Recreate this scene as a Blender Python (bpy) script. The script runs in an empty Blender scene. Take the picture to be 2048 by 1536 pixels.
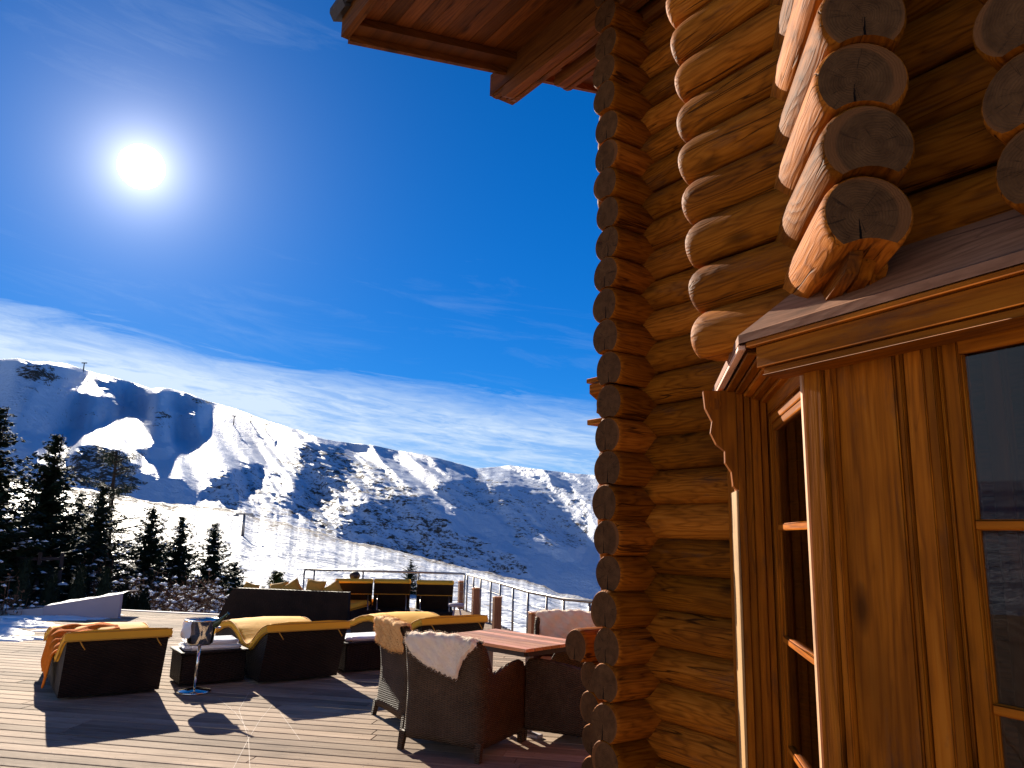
import bpy, bmesh, math, random
import numpy as np
from mathutils import Vector, Matrix
random.seed(7); np.random.seed(7)
sc = bpy.context.scene
COL = sc.collection
# ------------------------------------------------------------------ camera
PITCH = math.radians(11.24); ROLL = math.radians(1.4); EYE = 1.65
cd = bpy.data.cameras.new('camera'); cam = bpy.data.objects.new('camera', cd); COL.objects.link(cam)
cd.sensor_width = 36.0; cd.lens = 36.0 * 1500 / 2048; cd.clip_start = 0.05; cd.clip_end = 30000
cam.matrix_world = Matrix.Translation((0, 0, EYE)) @ Matrix.Rotation(math.pi/2 + PITCH, 4, 'X') @ Matrix.Rotation(ROLL, 4, 'Z')
sc.camera = cam
# ------------------------------------------------------------------ light
SUN_AZ = math.radians(-28.4); SUN_EL = math.radians(23.9)
sd = bpy.data.lights.new('sun', 'SUN'); sd.energy = 5.0; sd.angle = math.radians(0.5); sd.color = (1, .90, .74)
so = bpy.data.objects.new('sun', sd); COL.objects.link(so)
SDIR = Vector((math.sin(SUN_AZ)*math.cos(SUN_EL), math.cos(SUN_AZ)*math.cos(SUN_EL), math.sin(SUN_EL)))
so.rotation_euler = SDIR.to_track_quat('Z', 'Y').to_euler()
sc.view_settings.view_transform = 'Standard'; sc.view_settings.look = 'None'
sc.view_settings.exposure = 1.22; sc.view_settings.gamma = 1.0

class NT:
    """small helper to write node trees"""
    def __init__(s, tree): s.t = tree; s.n = tree.nodes; s.l = tree.links; s.n.clear()
    def add(s, kind, ins=None, **props):
        nd = s.n.new(kind)
        for k, v in props.items(): setattr(nd, k, v)
        for k, v in (ins or {}).items():
            sock = nd.inputs[k]
            if isinstance(v, bpy.types.NodeSocket): s.l.new(v, sock)
            elif isinstance(v, bpy.types.Node): s.l.new(v.outputs[0], sock)
            else: sock.default_value = v
        return nd
    def math(s, op, a, b=0.0, c=None, clamp=False):
        ins = {0: a, 1: b}
        if c is not None: ins[2] = c
        nd = s.add('ShaderNodeMath', ins, operation=op); nd.use_clamp = clamp
        return nd.outputs[0]
    def ramp(s, fac, stops):
        nd = s.add('ShaderNodeValToRGB', {0: fac}); el = nd.color_ramp.elements
        while len(el) < len(stops): el.new(0.5)
        for e, (p, c) in zip(el, stops):
            e.position = p; e.color = (c, c, c, 1) if isinstance(c, (int, float)) else (*c, 1)
        return nd.outputs[0]
    def mix(s, fac, a, b, mode='MIX'):
        nd = s.add('ShaderNodeMix', None, data_type='RGBA', blend_type=mode)
        for k, v in ((0, fac), (6, a), (7, b)):
            if isinstance(v, bpy.types.NodeSocket): s.l.new(v, nd.inputs[k])
            elif isinstance(v, tuple): nd.inputs[k].default_value = (*v, 1)[:4]
            else: nd.inputs[k].default_value = v
        return nd.outputs[2]
    def noise(s, vec, scale, detail=3, rough=.55, dist=0.0):
        return s.add('ShaderNodeTexNoise', {'Vector': vec, 'Scale': scale, 'Detail': detail, 'Roughness': rough, 'Distortion': dist}).outputs[0]
    def vmul(s, vec, v): return s.add('ShaderNodeVectorMath', {0: vec, 1: v}, operation='MULTIPLY').outputs[0]

# ------------------------------------------------------------------ world
w = bpy.data.worlds.new('World'); sc.world = w; w.use_nodes = True
T = NT(w.node_tree)
tc = T.add('ShaderNodeTexCoord').outputs['Generated']
sky = T.add('ShaderNodeTexSky', sky_type='NISHITA', sun_disc=False, sun_elevation=SUN_EL, sun_rotation=SUN_AZ,
            altitude=2400, air_density=1.0, dust_density=0.25, ozone_density=2.0)
sep = T.add('ShaderNodeSeparateXYZ', {0: tc})
az = T.math('ARCTAN2', sep.outputs[0], sep.outputs[1]); el = T.math('ARCSINE', sep.outputs[2])
hs = T.add('ShaderNodeHueSaturation', {'Hue': .512, 'Saturation': 1.42, 'Value': 1.0, 'Color': sky.outputs[0]})
cx = T.add('ShaderNodeCombineXYZ', {0: T.math('MULTIPLY', az, 3.2), 1: T.math('ADD', T.math('MULTIPLY', el, 22.0), T.math('MULTIPLY', az, 2.2)), 2: 0.4}).outputs[0]
n1 = T.noise(cx, 1.5, 7, .68, .7); n2 = T.noise(cx, 5.5, 5, .62, .6)
cx3 = T.add('ShaderNodeCombineXYZ', {0: T.math('MULTIPLY', az, 1.0), 1: T.math('MULTIPLY', el, 3.0), 2: 2.4}).outputs[0]
n3 = T.noise(cx3, 2.0, 3, .5)
# top of the cirrus band falls from 15 degrees on the left to 11 degrees on the right
top = T.math('ADD', T.math('MULTIPLY', az, -0.085), 0.188)
dlt = T.math('SUBTRACT', top, T.math('ADD', el, T.math('MULTIPLY', T.math('SUBTRACT', n1, .5), .10)))
band = T.math('MULTIPLY', dlt, 22.0, clamp=True)
dens = T.math('ADD', T.math('MULTIPLY', n1, 1.15), T.math('MULTIPLY', n2, .75))
dens = T.math('SUBTRACT', dens, T.math('ADD', .62, T.math('MULTIPLY', T.math('ADD', az, .62), .30)))
dens = T.math('ADD', T.math('MULTIPLY', dens, 1.9, clamp=True), T.math('SUBTRACT', .34, T.math('MULTIPLY', az, .30)), clamp=True)
wisp = T.math('MULTIPLY', T.math('SUBTRACT', T.math('MULTIPLY', n1, n3), .30), 1.6, clamp=True)
cl = T.math('ADD', T.math('MULTIPLY', band, dens), T.math('MULTIPLY', wisp, .3), clamp=True)
sv = T.add('ShaderNodeVectorMath', {0: tc, 1: tuple(SDIR)}, operation='DOT_PRODUCT').outputs['Value']
ang = T.math('ARCCOSINE', T.math('MINIMUM', sv, 1.0))
disc = T.math('MULTIPLY', T.math('LESS_THAN', ang, .025), 60.0)
g1 = T.math('MULTIPLY', T.math('EXPONENT', T.math('MULTIPLY', ang, -42.0)), 9.0)
g2 = T.math('MULTIPLY', T.math('EXPONENT', T.math('MULTIPLY', ang, -12.0)), 2.2)
glow = T.math('ADD', T.math('ADD', disc, g1), g2)
blue = T.mix(.62, T.mix(1.0, hs.outputs[0], (.30, .60, .58), 'MULTIPLY'), T.add('ShaderNodeVectorMath', {0: (.002, 1.0, 4.1), 'Scale': T.math('SUBTRACT', 1.14, T.math('MULTIPLY', el, .85))}, operation='SCALE').outputs[0])
c1 = T.mix(cl, blue, (3.5, 4.3, 5.3, 1))
c2 = T.mix(1.0, c1, T.add('ShaderNodeVectorMath', {0: (1.0, .97, .95), 'Scale': glow}, operation='SCALE').outputs[0], 'ADD')
bg = T.add('ShaderNodeBackground', {'Color': c2, 'Strength': 0.083})
T.add('ShaderNodeOutputWorld', {0: bg.outputs[0]})

# ------------------------------------------------------------------ materials
MATS = {}
def mat(name):
    m = bpy.data.materials.new(name); m.use_nodes = True; MATS[name] = m
    t = NT(m.node_tree); return m, t
def out(t, color, rough=.6, normal=None, metal=0.0, spec=.5, **kw):
    ins = {'Base Color': color if not isinstance(color, tuple) else (*color, 1)[:4], 'Roughness': rough, 'Metallic': metal, 'Specular IOR Level': spec}
    if normal is not None: ins['Normal'] = normal
    ins.update(kw)
    p = t.add('ShaderNodeBsdfPrincipled', ins); t.add('ShaderNodeOutputMaterial', {0: p.outputs[0]}); return p
def gco(t):
    a = t.add('ShaderNodeAttribute', attribute_name='gco'); return a.outputs['Vector']
def lid(t):
    a = t.add('ShaderNodeAttribute', attribute_name='lid'); return a.outputs['Fac']
def wood(name, dark, mid, light, rough=.5, fig=1.0, bumps=.25, knots=True, spec=.35):
    m, t = mat(name); g = gco(t); r = lid(t)
    off = t.add('ShaderNodeCombineXYZ', {0: t.math('MULTIPLY', r, 37.0), 1: t.math('MULTIPLY', r, 11.0), 2: t.math('MULTIPLY', r, 23.0)}).outputs[0]
    base = t.add('ShaderNodeVectorMath', {0: g, 1: off}, operation='ADD').outputs[0]
    lo = t.noise(t.vmul(base, (1.1, 7, 7)), 1.0, 3, .5)
    # flame figure: rings of a slightly conical, wobbly trunk
    s2 = t.add('ShaderNodeSeparateXYZ', {0: g})
    fl = t.math('ADD', t.math('MULTIPLY', s2.outputs[2], 16.0), t.math('MULTIPLY', lo, 8.0 * fig))
    fl = t.math('ADD', fl, t.math('MULTIPLY', s2.outputs[1], 14.0))
    ring = t.math('FRACT', t.math('MULTIPLY', fl, 1.6))
    ring = t.math('POWER', t.math('ABSOLUTE', t.math('SUBTRACT', t.math('MULTIPLY', ring, 2.0), 1.0)), 1.6)
    fine = t.noise(t.vmul(base, (3.0, 95, 95)), 1.0, 3, .6)
    f = t.math('ADD', t.math('MULTIPLY', ring, .20), t.math('ADD', t.math('MULTIPLY', fine, .55), t.math('MULTIPLY', lo, .42)))
    col = t.ramp(f, [(.25, light), (.52, mid), (.85, dark)])
    if knots:
        v = t.add('ShaderNodeTexVoronoi', {'Vector': t.vmul(base, (2.2, 5.5, 5.5)), 'Scale': 1.0, 'Randomness': 1.0})
        k = t.ramp(v.outputs['Distance'], [(.05, 1.0), (.12, .55), (.19, 0.0)])
        col = t.mix(t.math('MULTIPLY', k, .85), col, tuple(c*.30 for c in dark))
    big = t.noise(t.vmul(base, (1.3, 3.5, 3.5)), 1.0, 4, .6)
    col = t.mix(t.math('MULTIPLY', t.ramp(big, [(.46, 0.0), (.72, 1.0)]), .55), col, tuple(c*.55 for c in dark))
    val = t.math('ADD', .62, t.math('MULTIPLY', r, .70))
    col = t.mix(1.0, col, t.add('ShaderNodeCombineXYZ', {0: val, 1: val, 2: t.math('MULTIPLY', val, val)}).outputs[0], 'MULTIPLY')
    ckn = t.noise(t.vmul(base, (.9, 17, 17)), 1.0, 2, .4, .3)
    ck = t.ramp(t.math('ABSOLUTE', t.math('SUBTRACT', ckn, .5)), [(.0, 1.0), (.006, .9), (.014, 0.0)])
    ck = t.math('MULTIPLY', ck, t.ramp(t.noise(t.vmul(base, (1.6, 6, 6)), 1.0, 2, .5), [(.50, 0.0), (.58, 1.0)]))
    ck = t.math('MULTIPLY', ck, min(1.0, fig))
    col = t.mix(t.math('MULTIPLY', ck, .85), col, tuple(c*.22 for c in dark))
    st2 = t.ramp(t.noise(t.vmul(base, (2.6, 9, 9)), 1.0, 5, .7), [(.56, 0.0), (.70, 1.0)])
    col = t.mix(t.math('MULTIPLY', st2, .45), col, (.045, .028, .020))
    bp = t.add('ShaderNodeBump', {'Strength': bumps, 'Distance': .01, 'Height': t.math('SUBTRACT', f, t.math('MULTIPLY', ck, .8))})
    out(t, col, rough, bp.outputs[0], spec=spec); return m
WL = wood('log_wood', (.085, .022, .002), (.31, .090, .006), (.45, .158, .016), .68, 1.2, .55, True, .05)
WT = wood('trim_wood', (.14, .034, .002), (.34, .092, .004), (.43, .138, .010), .6, .45, .15, True, .06)
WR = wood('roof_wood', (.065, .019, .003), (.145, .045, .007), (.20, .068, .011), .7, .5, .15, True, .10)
WPL = wood('sunlit_trim_wood', (.42, .20, .09), (.60, .33, .17), (.68, .40, .23), .6, .4, .1, False)  # trim wood in a paler colour, so board edges look sunlit
WRoof2 = wood('bay_roof_boards', (.14, .06, .025), (.24, .11, .05), (.30, .145, .07), .7, .4, .15, False, .1)
WTab = wood('table_wood', (.36, .13, .05), (.60, .27, .11), (.72, .36, .16), .4, .5, .1, False)
WPost = wood('post_wood', (.10, .035, .012), (.20, .075, .025), (.27, .11, .04), .5, .5, .15, False)

def end_grain(name):
    m, t = mat(name); g = gco(t); r = lid(t)
    s = t.add('ShaderNodeSeparateXYZ', {0: g}); u = s.outputs[1]; v = s.outputs[2]
    uo = t.math('ADD', u, t.math('MULTIPLY', t.math('SUBTRACT', r, .5), .055))
    rad = t.math('SQRT', t.math('ADD', t.math('MULTIPLY', uo, uo), t.math('MULTIPLY', v, v)))
    off = t.add('ShaderNodeVectorMath', {0: g, 1: t.add('ShaderNodeCombineXYZ', {0: t.math('MULTIPLY', r, 40.0)}).outputs[0]}, operation='ADD').outputs[0]
    nz = t.noise(t.vmul(off, (1, 1, 1)), 14, 3, .6)
    ph = t.math('ADD', t.math('MULTIPLY', rad, 780.0), t.math('MULTIPLY', nz, 26.0))
    rings = t.math('MULTIPLY', t.math('ADD', t.math('SINE', ph), 1.0), .5)
    th = t.math('ARCTAN2', v, uo)
    cc = t.add('ShaderNodeCombineXYZ', {0: t.math('MULTIPLY', th, 5.0), 1: t.math('MULTIPLY', rad, 6.0), 2: t.math('MULTIPLY', r, 50.0)}).outputs[0]
    ck = t.ramp(t.noise(cc, 1.6, 4, .7), [(.60, 0.0), (.65, 1.0)])
    ck = t.math('MULTIPLY', ck, t.ramp(rad, [(.0, .9), (.05, 1.0), (.09, .5)]))
    blot = t.noise(off, 20, 4, .65)
    col = t.mix(t.ramp(blot, [(.2, 0.0), (.8, 1.0)]), (.046, .019, .007), (.135, .060, .022))
    col = t.mix(t.math('MULTIPLY', rings, .22), col, (.06, .03, .018))
    col = t.mix(t.math('MULTIPLY', ck, .8), col, (.018, .009, .006))
    # drying split running down from the pith
    wd = t.math('LESS_THAN', t.math('ABSOLUTE', t.math('ADD', uo, t.math('MULTIPLY', t.math('SUBTRACT', nz, .5), .016))), t.math('ADD', .0006, t.math('MULTIPLY', t.math('MULTIPLY', v, -1.0), .045)))
    wd = t.math('MULTIPLY', wd, t.math('LESS_THAN', v, -.01))
    wd = t.math('MULTIPLY', wd, t.math('GREATER_THAN', r, .18))
    col = t.mix(wd, col, (.006, .004, .003))
    col = t.mix(t.ramp(rad, [(.098, 0.0), (.106, .8)]), col, (.16, .06, .02))
    hgt = t.math('SUBTRACT', t.math('MULTIPLY', rings, .3), t.math('ADD', ck, t.math('MULTIPLY', wd, 3.0)))
    bp = t.add('ShaderNodeBump', {'Strength': .5, 'Distance': .006, 'Height': hgt})
    out(t, col, .85, bp.outputs[0], spec=.04); return m
WE = end_grain('log_end_grain')

def plain(name, col, rough=.6, metal=0.0, spec=.5, var=.15, scale=12, bump=.0, bscale=60, **kw):
    m, t = mat(name); oc = t.add('ShaderNodeTexCoord').outputs['Object']
    n = t.noise(oc, scale, 4, .6)
    c = t.mix(n, tuple(x*(1-var) for x in col), tuple(min(1, x*(1+var)) for x in col))
    nn = None
    if bump: nn = t.add('ShaderNodeBump', {'Strength': bump, 'Distance': .01, 'Height': t.noise(oc, bscale, 4, .6)}).outputs[0]
    out(t, c, rough, nn, metal, spec, **kw); return m
def wicker(name, col, lite, sc_=38.0, rough=.45):
    m, t = mat(name); oc = t.add('ShaderNodeTexCoord').outputs['Object']
    s = t.add('ShaderNodeSeparateXYZ', {0: oc})
    hz = t.math('ADD', s.outputs[0], s.outputs[1])
    a = t.math('SINE', t.math('MULTIPLY', hz, sc_*3.1)); b = t.math('SINE', t.math('MULTIPLY', s.outputs[2], sc_*9.0))
    wv = t.math('MULTIPLY', a, b); nz = t.noise(oc, 45, 3, .6); big = t.noise(oc, 4, 3, .5)
    f = t.math('ADD', t.math('MULTIPLY', wv, .22), t.math('MULTIPLY', t.math('ADD', nz, big), .5))
    c = t.mix(t.ramp(f, [(.3, 0.0), (.75, 1.0)]), col, lite)
    bp = t.add('ShaderNodeBump', {'Strength': .7, 'Distance': .006, 'Height': t.math('ADD', wv, nz)})
    out(t, c, .62, bp.outputs[0], spec=.15); return m
M_WK = wicker('dark_wicker', (.008, .005, .004), (.034, .021, .015), 30)
M_WC = wicker('brown_wicker', (.036, .019, .009), (.115, .066, .036), 42)
M_YEL = plain('yellow_cushion_fabric', (.86, .43, .035), .8, var=.10, scale=5, bump=.25, bscale=18, spec=.2)
M_PIP = plain('cushion_piping', (.55, .26, .025), .8, var=.1)
M_ORG = plain('orange_blanket_wool', (.72, .17, .012), .95, var=.25, scale=20, bump=.6, bscale=90, spec=.1)
M_SHEEP = plain('sheepskin_wool', (.90, .74, .58), .95, var=.12, scale=16, bump=.8, bscale=120, spec=.1)
M_HIDE = plain('sheepskin_underside', (.74, .42, .16), .85, var=.18, scale=9, bump=.2, spec=.2)
M_SNOW = plain('snow_clumps', (.86, .88, .92), .7, var=.04, scale=6, bump=.4, bscale=14, spec=.3)
M_WHT = plain('white_render', (.36, .31, .34), .8, var=.08, scale=3, bump=.1)
M_TOW = plain('white_towel_cotton', (.80, .80, .82), .95, var=.05, bump=.5, bscale=150, spec=.1)
M_CHR = plain('polished_steel', (.70, .68, .64), .10, 1.0, var=.03)
M_STL = plain('brushed_steel_rail', (.28, .25, .23), .38, .8, var=.1)
M_PAN = plain('needles', (.020, .034, .014), .75, var=.6, scale=3, spec=.15)
M_BRK = plain('bark', (.05, .03, .02), .9, var=.4, scale=20, spec=.1)
M_TWG = plain('bare_twigs', (.13, .065, .04), .85, var=.55, scale=4, spec=.15)
M_HDG = plain('hedge_leaves', (.012, .020, .010), .8, var=.6, scale=4, spec=.15)
M_GRN = plain('olive_green_needles', (.07, .085, .012), .7, var=.5, scale=8, spec=.2)
M_DKW = plain('dark_stained_wood', (.035, .022, .02), .7, var=.3, bump=.2)
M_TILE = plain('roof_tile', (.035, .024, .020), .75, var=.4, scale=6, bump=.3)
M_SKIN = plain('skin', (.42, .22, .14), .55, var=.06, scale=20)
M_HAIR = plain('dark_hair', (.018, .011, .008), .6, var=.3, scale=60)
M_JKT = plain('dark_jacket_cloth', (.03, .03, .04), .8, var=.2, bump=.2)
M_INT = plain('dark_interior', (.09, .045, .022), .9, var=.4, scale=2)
M_BTL = plain('green_bottle_glass', (.02, .05, .015), .08, spec=.8)
def glass():
    m, t = mat('window_glass'); oc = t.add('ShaderNodeTexCoord').outputs['Object']
    bp = t.add('ShaderNodeBump', {'Strength': .03, 'Distance': .02, 'Height': t.noise(oc, 2.2, 0, .5)})
    lw = t.add('ShaderNodeLayerWeight', {'Blend': .35})
    f = t.math('ADD', t.math('MULTIPLY', lw.outputs['Fresnel'], .20), .012, clamp=True)
    gl = t.add('ShaderNodeBsdfGlossy', {'Color': (.95, .95, 1, 1), 'Roughness': .015, 'Normal': bp.outputs[0]})
    tr = t.add('ShaderNodeBsdfTransparent', {'Color': (.60, .56, .52, 1)})
    mx = t.add('ShaderNodeMixShader', {0: f, 1: tr.outputs[0], 2: gl.outputs[0]})
    t.add('ShaderNodeOutputMaterial', {0: mx.outputs[0]}); return m
M_GLS = glass()
def deckmat():
    m, t = mat('deck_boards'); g = gco(t); r = lid(t)
    off = t.add('ShaderNodeVectorMath', {0: g, 1: t.add('ShaderNodeCombineXYZ', {0: t.math('MULTIPLY', r, 91.0), 1: 0.0, 2: 0.0}).outputs[0]}, operation='ADD').outputs[0]
    fine = t.noise(t.vmul(off, (2.2, 60, 1)), 1.0, 4, .65); lo = t.noise(t.vmul(off, (.8, 3, 1)), 1.0, 4, .6)
    s = t.add('ShaderNodeSeparateXYZ', {0: g})
    rib = t.math('SINE', t.math('MULTIPLY', s.outputs[1], 2*math.pi/.0192))
    f = t.math('ADD', t.math('MULTIPLY', fine, .6), t.math('MULTIPLY', lo, .45))
    c = t.ramp(f, [(.30, (.15, .098, .068)), (.52, (.37, .265, .188)), (.75, (.52, .40, .30))])
    wet = t.ramp(t.noise(t.add('ShaderNodeTexCoord').outputs['Object'], 1.1, 6, .65), [(.50, 0.0), (.66, 1.0)])
    c = t.mix(t.math('MULTIPLY', wet, .35), c, (.13, .095, .075))
    v = t.math('ADD', .66, t.math('MULTIPLY', r, .6))
    c = t.mix(1.0, c, t.add('ShaderNodeCombineXYZ', {0: v, 1: v, 2: v}).outputs[0], 'MULTIPLY')
    sx = t.math('MULTIPLY', t.math('SUBTRACT', t.math('FRACT', t.math('DIVIDE', s.outputs[0], .52)), .5), .52)
    sy = t.math('SUBTRACT', t.math('ABSOLUTE', s.outputs[1]), .045)
    scr = t.math('LESS_THAN', t.math('SQRT', t.math('ADD', t.math('MULTIPLY', sx, sx), t.math('MULTIPLY', sy, sy))), .0045)
    c = t.mix(scr, c, (.05, .04, .035))
    bp = t.add('ShaderNodeBump', {'Strength': .55, 'Distance': .004, 'Height': t.math('ADD', rib, t.math('MULTIPLY', fine, .8))})
    out(t, c, .8, bp.outputs[0], spec=.12); return m
M_DECK = deckmat()
def snowmat():
    m, t = mat('snow_and_rock'); oc = t.add('ShaderNodeTexCoord').outputs['Object']
    rk = t.add('ShaderNodeAttribute', attribute_name='rock').outputs['Fac']
    fr = t.add('ShaderNodeAttribute', attribute_name='fr').outputs['Fac']
    p2 = t.vmul(oc, (1, 1, 1.6))
    n = t.math('ADD', t.math('MULTIPLY', t.noise(p2, .05, 7, .78), .5), t.math('MULTIPLY', t.noise(p2, .22, 5, .72), .5))
    nn = t.math('ADD', t.math('MULTIPLY', t.noise(p2, .45, 4, .65), .7), t.math('MULTIPLY', t.noise(p2, 1.4, 3, .6), .3))
    nsel = t.math('ADD', t.math('MULTIPLY', n, fr), t.math('MULTIPLY', nn, t.math('SUBTRACT', 1.0, fr)))
    th = t.math('SUBTRACT', t.math('ADD', nsel, t.math('MULTIPLY', rk, .27)), .70)
    f = t.math('MULTIPLY', th, 16.0, clamp=True)
    rc = t.mix(t.noise(oc, .3, 3, .6), (.030, .020, .016), (.13, .085, .055))
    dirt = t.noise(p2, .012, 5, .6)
    shade_mottle = t.ramp(t.noise(t.vmul(oc, (.6, 1.0, 1.0)), .16, 6, .72), [(.42, 0.0), (.62, 1.0)])  # blue-grey streaks: shade of the snow's undulations put into the colour
    near_ = t.mix(shade_mottle, (.62, .65, .71), (.33, .36, .42))
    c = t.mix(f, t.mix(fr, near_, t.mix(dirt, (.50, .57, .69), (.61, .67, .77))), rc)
    bn = t.math('ADD', t.math('MULTIPLY', t.noise(p2, .05, 6, .68), 9.0), t.math('MULTIPLY', t.noise(t.vmul(oc, (.5, 1.0, 1.0)), .35, 5, .65), 1.3))
    bp = t.add('ShaderNodeBump', {'Strength': .55, 'Distance': 1.0, 'Height': bn})
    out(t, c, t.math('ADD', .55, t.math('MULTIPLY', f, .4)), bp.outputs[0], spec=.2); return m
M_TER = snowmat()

# ------------------------------------------------------------------ mesh helpers
class MB:
    def __init__(s): s.v = []; s.g = []; s.r = []; s.f = []; s.m = []; s.s = []
    def vert(s, p, g=(0, 0, 0), r=.5): s.v.append(tuple(p)); s.g.append(tuple(g)); s.r.append(r); return len(s.v)-1
    def face(s, idx, m=0, sm=False): s.f.append(tuple(idx)); s.m.append(m); s.s.append(sm)
    def build(s, name, mats, parent=None, mods=None):
        me = bpy.data.meshes.new(name); me.from_pydata(s.v, [], s.f); me.validate(clean_customdata=False)
        for m in (mats if isinstance(mats, (list, tuple)) else [mats]): me.materials.append(m)
        if len(me.polygons) == len(s.f):
            me.polygons.foreach_set('material_index', s.m); me.polygons.foreach_set('use_smooth', s.s)
        a = me.attributes.new('gco', 'FLOAT_VECTOR', 'POINT'); a.data.foreach_set('vector', np.array(s.g, dtype=float).ravel())
        b = me.attributes.new('lid', 'FLOAT', 'POINT'); b.data.foreach_set('value', s.r)
        o = bpy.data.objects.new(name, me); COL.objects.link(o)
        if parent is not None: o.parent = parent
        return o
    # box given by origin corner-centre and axes; grain along the longest axis
    def box(s, c, ax, ay, az_, m=0, r=None, bev=0.0, grain=None):
        c = Vector(c); A = [Vector(ax), Vector(ay), Vector(az_)]
        r = random.random() if r is None else r
        L = [a.length for a in A]; k = L.index(max(L)) if grain is None else grain
        o2 = [i for i in range(3) if i != k]
        if bev <= 0:
            pts = {}
            for sx in (-1, 1):
                for sy in (-1, 1):
                    for sz in (-1, 1):
                        q = (sx, sy, sz); p = c + A[0]*sx*.5 + A[1]*sy*.5 + A[2]*sz*.5
                        pts[q] = s.vert(p, (q[k]*L[k]*.5, q[o2[0]]*L[o2[0]]*.5, q[o2[1]]*L[o2[1]]*.5), r)
            P = pts
            for q in ([(-1,-1,-1),(-1,1,-1),(1,1,-1),(1,-1,-1)], [(-1,-1,1),(1,-1,1),(1,1,1),(-1,1,1)],
                      [(-1,-1,-1),(1,-1,-1),(1,-1,1),(-1,-1,1)], [(1,-1,-1),(1,1,-1),(1,1,1),(1,-1,1)],
                      [(1,1,-1),(-1,1,-1),(-1,1,1),(1,1,1)], [(-1,1,-1),(-1,-1,-1),(-1,-1,1),(-1,1,1)]):
                s.face([P[i] for i in q], m)
            return
        # bevelled box: 24 verts
        def vid(q, face_axis):
            p = Vector(c)
            loc = [0, 0, 0]
            for i in range(3):
                d = L[i]*.5 - (0 if i == face_axis else bev)
                loc[i] = q[i]*d; p = p + A[i].normalized()*loc[i]
            return s.vert(p, (loc[k], loc[o2[0]], loc[o2[1]]), r)
        V = {}
        for sx in (-1, 1):
            for sy in (-1, 1):
                for sz in (-1, 1):
                    for fa in range(3): V[(sx, sy, sz, fa)] = vid((sx, sy, sz), fa)
        for fa in range(3):
            i, j = [x for x in range(3) if x != fa]
            for sg in (-1, 1):
                q = []
                for a_, b_ in ((-1, -1), (1, -1), (1, 1), (-1, 1)):
                    t_ = [0, 0, 0]; t_[fa] = sg; t_[i] = a_; t_[j] = b_; q.append(V[(*t_, fa)])
                if (sg > 0) ^ (fa == 1): s.face(q, m)
                else: s.face(q[::-1], m)
        for fa in range(3):          # edges between the two other faces
            i, j = [x for x in range(3) if x != fa]
            for a_ in (-1, 1):
                for b_ in (-1, 1):
                    t0 = [0, 0, 0]; t0[i] = a_; t0[j] = b_; t1 = list(t0); t0[fa] = -1; t1[fa] = 1
                    q = [V[(*t0, i)], V[(*t1, i)], V[(*t1, j)], V[(*t0, j)]]
                    s.face(q, m, True)
        for sx in (-1, 1):
            for sy in (-1, 1):
                for sz in (-1, 1): s.face([V[(sx, sy, sz, k_)] for k_ in range(3)], m)
    def tube(s, pts, rad, n=10, m=0, caps=True, r=None, sm=True):
        r = random.random() if r is None else r
        P = [Vector(p) for p in pts]; R = rad if isinstance(rad, (list, tuple)) else [rad]*len(P)
        rings = []; al = 0
        up0 = Vector((0, 0, 1))
        for i, p in enumerate(P):
            d = (P[min(i+1, len(P)-1)] - P[max(i-1, 0)]).normalized()
            if i: al += (P[i]-P[i-1]).length
            u = d.cross(up0)
            if u.length < .05: u = d.cross(Vector((0, 1, 0)))
            u.normalize(); v_ = u.cross(d).normalized()
            rings.append([s.vert(p + (u*math.cos(2*math.pi*j/n) + v_*math.sin(2*math.pi*j/n))*R[i], (al, R[i]*math.cos(2*math.pi*j/n), R[i]*math.sin(2*math.pi*j/n)), r) for j in range(n)])
        for a_, b_ in zip(rings, rings[1:]):
            for j in range(n): s.face([a_[j], a_[(j+1) % n], b_[(j+1) % n], b_[j]], m, sm)
        if caps:
            s.face(rings[0][::-1], m); s.face(rings[-1], m)
    def lathe(s, c, prof, n=24, m=0, sm=True):
        c = Vector(c); rings = []
        for rr, z in prof:
            rings.append([s.vert(c + Vector((rr*math.cos(2*math.pi*j/n), rr*math.sin(2*math.pi*j/n), z)), (z, rr, j/n)) for j in range(n)])
        for a_, b_ in zip(rings, rings[1:]):
            for j in range(n): s.face([a_[j], a_[(j+1) % n], b_[(j+1) % n], b_[j]], m, sm)
    def prism(s, poly, ext, m=0, r=None, sm=False, gax=None):
        """poly: list of Vector, ext: Vector"""
        r = random.random() if r is None else r
        ext = Vector(ext); n = len(poly); gx = (gax or ext).normalized()
        def gg(p):
            al = p.dot(gx); q = p - gx*al; return (al, q.x + q.y*.7, q.z)
        A_ = [s.vert(p, gg(Vector(p)), r) for p in poly]; B_ = [s.vert(Vector(p)+ext, gg(Vector(p)+ext), r) for p in poly]
        s.face(A_[::-1], m); s.face(B_, m)
        for i in range(n): s.face([A_[i], A_[(i+1) % n], B_[(i+1) % n], B_[i]], m, sm)

def tagit(o, label=None, cat=None, group=None, kind=None):
    if label: o['label'] = label
    if cat: o['category'] = cat
    if group: o['group'] = group
    if kind: o['kind'] = kind
    return o
def empty(name, loc=(0, 0, 0), rz=0.0):
    o = bpy.data.objects.new(name, None); o.empty_display_size = .2; o.location = loc; o.rotation_euler = (0, 0, rz); COL.objects.link(o); return o
def copy_tree(o, parent=None):
    c = o.copy(); COL.objects.link(c); c.parent = parent
    for ch in [x for x in KIDS if x.parent == o]: KIDS.append(copy_tree(ch, c))
    return c
KIDS = []
def kid(o): KIDS.append(o); return o
def copy_thing(o, loc, rz, label, scale=None):
    c = o.copy(); COL.objects.link(c); c.location = loc; c.rotation_euler = (0, 0, rz); c['label'] = label
    if scale: c.scale = scale
    for ch in list(o.children):
        d = ch.copy(); COL.objects.link(d); d.parent = c
        for g_ in list(ch.children):
            e_ = g_.copy(); COL.objects.link(e_); e_.parent = d
    return c
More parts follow.
